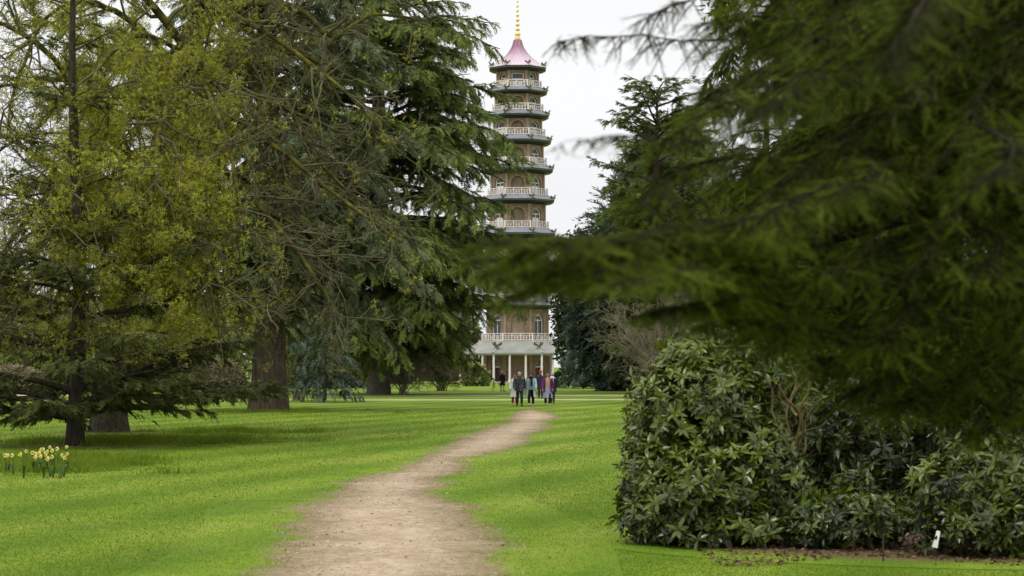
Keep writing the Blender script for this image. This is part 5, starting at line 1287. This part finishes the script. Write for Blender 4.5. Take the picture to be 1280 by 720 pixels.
# ------------------------------------------------------------------ rhododendrons
def rhodo(name, label, x, y, lobes, n, leaf, seed, group='rhododendron shrubs', tint0=.4, fill=.35, stems=12, zmin=.06):
    rng = rg(seed); root = empty(name, (x, y, 0)); tag(root, label, 'shrub', group); lob = np.array(lobes, float)
    surf = lob[:, 3] * lob[:, 5] + lob[:, 4] * lob[:, 5] + lob[:, 3] * lob[:, 4]
    w = rng.choice(len(lob), n, p=surf / surf.sum()); d = nrm(rng.normal(size=(n, 3)))
    rad = np.where(rng.random(n) < fill, rng.uniform(.55, .95, n), np.where(rng.random(n) < .12, rng.uniform(1.05, 1.22, n), rng.normal(1.0, .06, n)))
    rad *= 1 + .10 * np.sin(d[:, 0] * 7 + w * 2) * np.sin(d[:, 2] * 6 + w) + .06 * np.sin(d[:, 1] * 13 + w)
    p = lob[w, :3] + d * lob[w, 3:] * rad[:, None]
    ins = np.zeros(n, bool)
    for j in range(len(lob)):
        q = ((p - lob[j, :3]) / lob[j, 3:]); ins |= ((q ** 2).sum(1) < .55) & (w != j)
    ok = (p[:, 2] > zmin) & ~ins; p, d = p[ok], d[ok]
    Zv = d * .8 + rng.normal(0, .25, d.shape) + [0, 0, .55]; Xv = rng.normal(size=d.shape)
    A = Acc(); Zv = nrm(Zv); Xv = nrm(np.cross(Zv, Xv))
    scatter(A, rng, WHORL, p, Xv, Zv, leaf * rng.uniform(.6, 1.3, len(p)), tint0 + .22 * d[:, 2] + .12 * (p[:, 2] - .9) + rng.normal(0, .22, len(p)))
    A.build('crown', M['rhodo'], root)
    # stems from the ground, forking out to the leaves
    sp = [];
    for k in range(stems):
        l = lob[rng.integers(0, len(lob))]; e = l[:3] + nrm(rng.normal(size=3)) * l[3:] * .6; e[2] = max(e[2], .3)
        sp.append(spline([(l[0] * .6 + rng.normal(0, .12), l[1] * .6 + rng.normal(0, .12), -.03), (l[0] * .7 + rng.normal(0, .1), l[1] * .7 + rng.normal(0, .1), e[2] * .5), tuple(e)], 8))
    sp = np.array(sp); rr = np.linspace(.024, .010, 8)[None].repeat(stems, 0)
    Q, r1 = grow(rng, sp, rr, 6, (.3, .9), .5, .1, .05, .3); Q2, r2 = grow(rng, Q, r1, 4, (.3, .9), .5, .1, .05, .3)
    A = Acc(); A.add(*tubes(sp, rr, 6)); A.add(*tubes(Q, np.maximum(r1, .006), 5)); A.add(*tubes(Q2, np.maximum(r2, .004), 4)); A.build('stems', M['stem'], root, smooth=True, tint=False)
    return root
yR = 23.0
kx = yR / FPX
xR = gx(905, yR)
def RL(px_, py_, dy, rx, ry, rz): return ((px_ - 905) * kx, dy, CAMZ + (HZ - py_) * kx, rx, ry, rz)
rr_ = rhodo('rhododendron', 'large glossy rhododendron spilling onto the lawn beside the dirt path', xR, yR,
      [RL(874, 520, 0, .72, .8, .78), RL(905, 480, .3, .66, .7, .62), RL(825, 600, -.2, .42, .7, .55), RL(880, 612, -.5, .72, .75, .52), RL(950, 590, -.3, .45, .7, .55), RL(900, 655, -.8, .80, .5, .22), RL(822, 640, -.5, .48, .5, .28), RL(940, 500, .6, .5, .7, .7), RL(930, 458, .5, .62, .7, .46), RL(985, 492, .9, .42, .6, .55), RL(872, 462, .1, .42, .6, .38), RL(826, 532, .2, .34, .6, .42)],
      5400, .125, 91, fill=.45)
# twisting bare stems at its right flank
rng = rg(92); st = []
for c in ([(984, 628), (990, 590), (994, 555), (985, 520), (995, 495), (1012, 475), (1036, 458)], [(975, 600), (992, 560), (1000, 520), (986, 500), (976, 478)], [(990, 590), (1002, 540), (1000, 505), (1010, 480), (1006, 450)], [(986, 560), (970, 520), (968, 490), (955, 470)], [(994, 575), (1006, 560), (1004, 525), (1020, 500)], [(995, 520), (984, 505), (990, 480), (980, 455)]):
    st.append(spline([tuple(at(a, b, 22.5 + rng.normal(0, .1)) - np.array([xR, yR, 0])) for a, b in c], 16))
st = np.array(st); st += np.cumsum(rng.normal(0, .008, st.shape), 1); rr = np.linspace(.019, .008, 16)[None].repeat(len(st), 0)
Q, r1 = grow(rng, st, rr, 7, (.3, 1.0), .3, .14, .0, .2)
A = Acc(); A.add(*tubes(st, rr, 6)); A.add(*tubes(Q, np.maximum(r1 * .7, .004), 4)); A.build('bare_stems', M['stem'], rr_, smooth=True, tint=False)
yS = 20.6; 
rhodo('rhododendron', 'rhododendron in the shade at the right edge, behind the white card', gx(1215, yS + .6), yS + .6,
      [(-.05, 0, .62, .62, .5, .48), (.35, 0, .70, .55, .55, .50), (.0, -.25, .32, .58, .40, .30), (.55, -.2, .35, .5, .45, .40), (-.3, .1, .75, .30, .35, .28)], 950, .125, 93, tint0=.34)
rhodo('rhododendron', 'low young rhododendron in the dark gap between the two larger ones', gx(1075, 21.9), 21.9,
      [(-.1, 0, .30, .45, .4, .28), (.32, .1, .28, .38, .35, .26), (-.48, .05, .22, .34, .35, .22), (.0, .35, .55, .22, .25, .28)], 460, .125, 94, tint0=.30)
rhodo('rhododendron', 'tall rhododendron tinted dark like deep shade behind the low young one', gx(1130, 27.2), 27.2,
      [(0, 0, 1.1, 1.5, .9, 1.15), (-.9, .1, 1.5, .8, .8, .9), (1.1, 0, 1.2, .9, .9, 1.1), (2.1, -.1, 1.3, 1.0, .9, 1.2)], 2600, .15, 95, tint0=-.05, fill=.5)  # leaf tint pulled down, so the hollow's shade sits in the leaf colour
# leaf litter on the bed
rng = rg(96); n = 1500
x_ = rng.uniform(gx(890, 20), gx(1340, 20), n); y_ = 20.35 + rng.random(n) ** 1.3 * 3.2 + .5 * np.sin(x_ * 2.1)
A = Acc(); q = np.array([[-.5, -.2, 0], [.1, -.34, .08], [.6, 0, .0], [.1, .34, .1]]); tpl = [(q, np.array([[0, 1, 2], [0, 2, 3]]))]
scatter(A, rng, tpl, np.stack([x_, y_, rng.uniform(.008, .03, n)], -1), rng.normal(size=(n, 3)) * [1, 1, .25], rng.normal(0, .35, (n, 3)) + [0, 0, 1], rng.uniform(.03, .075, n), rng.random(n))
n = 420; y2 = 19 * (70 / 19) ** rng.random(n); x2 = rng.uniform(-.27, .27, n) * y2
scatter(A, rng, tpl, np.stack([x2, y2, rng.uniform(.012, .03, n)], -1), rng.normal(size=(n, 3)) * [1, 1, .25], rng.normal(0, .35, (n, 3)) + [0, 0, 1], rng.uniform(.025, .06, n), rng.random(n) * 1.2)
o = A.build('leaf_litter', M['litter']); tag(o, kind='stuff')
# plant labels
M['card'] = plain('white_card', (0.80, 0.80, 0.80), .5); M['darkplate'] = plain('dark_label', (0.012, 0.014, 0.022), .25, .6); M['mark'] = plain('black_mark', (0.01, 0.01, 0.01))
c = at(1170.5, 675, 20.0)
t = PM(); q = [(-.045, .01, -.070), (.012, 0, -.082), (.028, 0, .012), (.048, .012, .085), (.008, .01, .095), (-.012, 0, .03)]
root = empty('plant_tag', (c[0], c[1], 0), .2); tag(root, 'white bent plant card with a dark blot hanging in the leaves at the right', 'plant tag')
t.poly([(a, b, c[2] + z) for a, b, z in q]); t.poly([(a, b + .004, c[2] + z) for a, b, z in q][::-1]); t.build('card', M['card'], root)
t = PM(); t.poly([(a, -.004 + b, c[2] + z) for a, b, z in [(-.022, 0, .012), (-.004, 0, .0), (.012, 0, .028), (.0, 0, .05), (-.014, 0, .03)]]); t.build('blot', M['mark'], root)
V, F = tubes(spline([(0, .02, 0), (.01, .02, c[2] * .6), (0, .012, c[2] + .06)], 8)[None], np.full((1, 8), .004), 5); mesh_np('wire', V, F, M['darkplate'], root)
c = at(1104, 664, 20.4)
root = empty('plant_label', (c[0], c[1], 0), -.2); tag(root, 'small dark plate label on a short stake at the edge of the bed', 'plant label')
t = PM(); t.box((0, 0, c[2]), (.045, 0, .012), (0, .004, -.002), (-.008, -.012, .03)); t.build('plate', M['darkplate'], root)
t = PM(); t.box((0, .008, c[2] / 2 - .02), (.009, 0, 0), (0, .004, 0), (0, 0, c[2] / 2)); t.build('stake', M['bark_dark'], root)
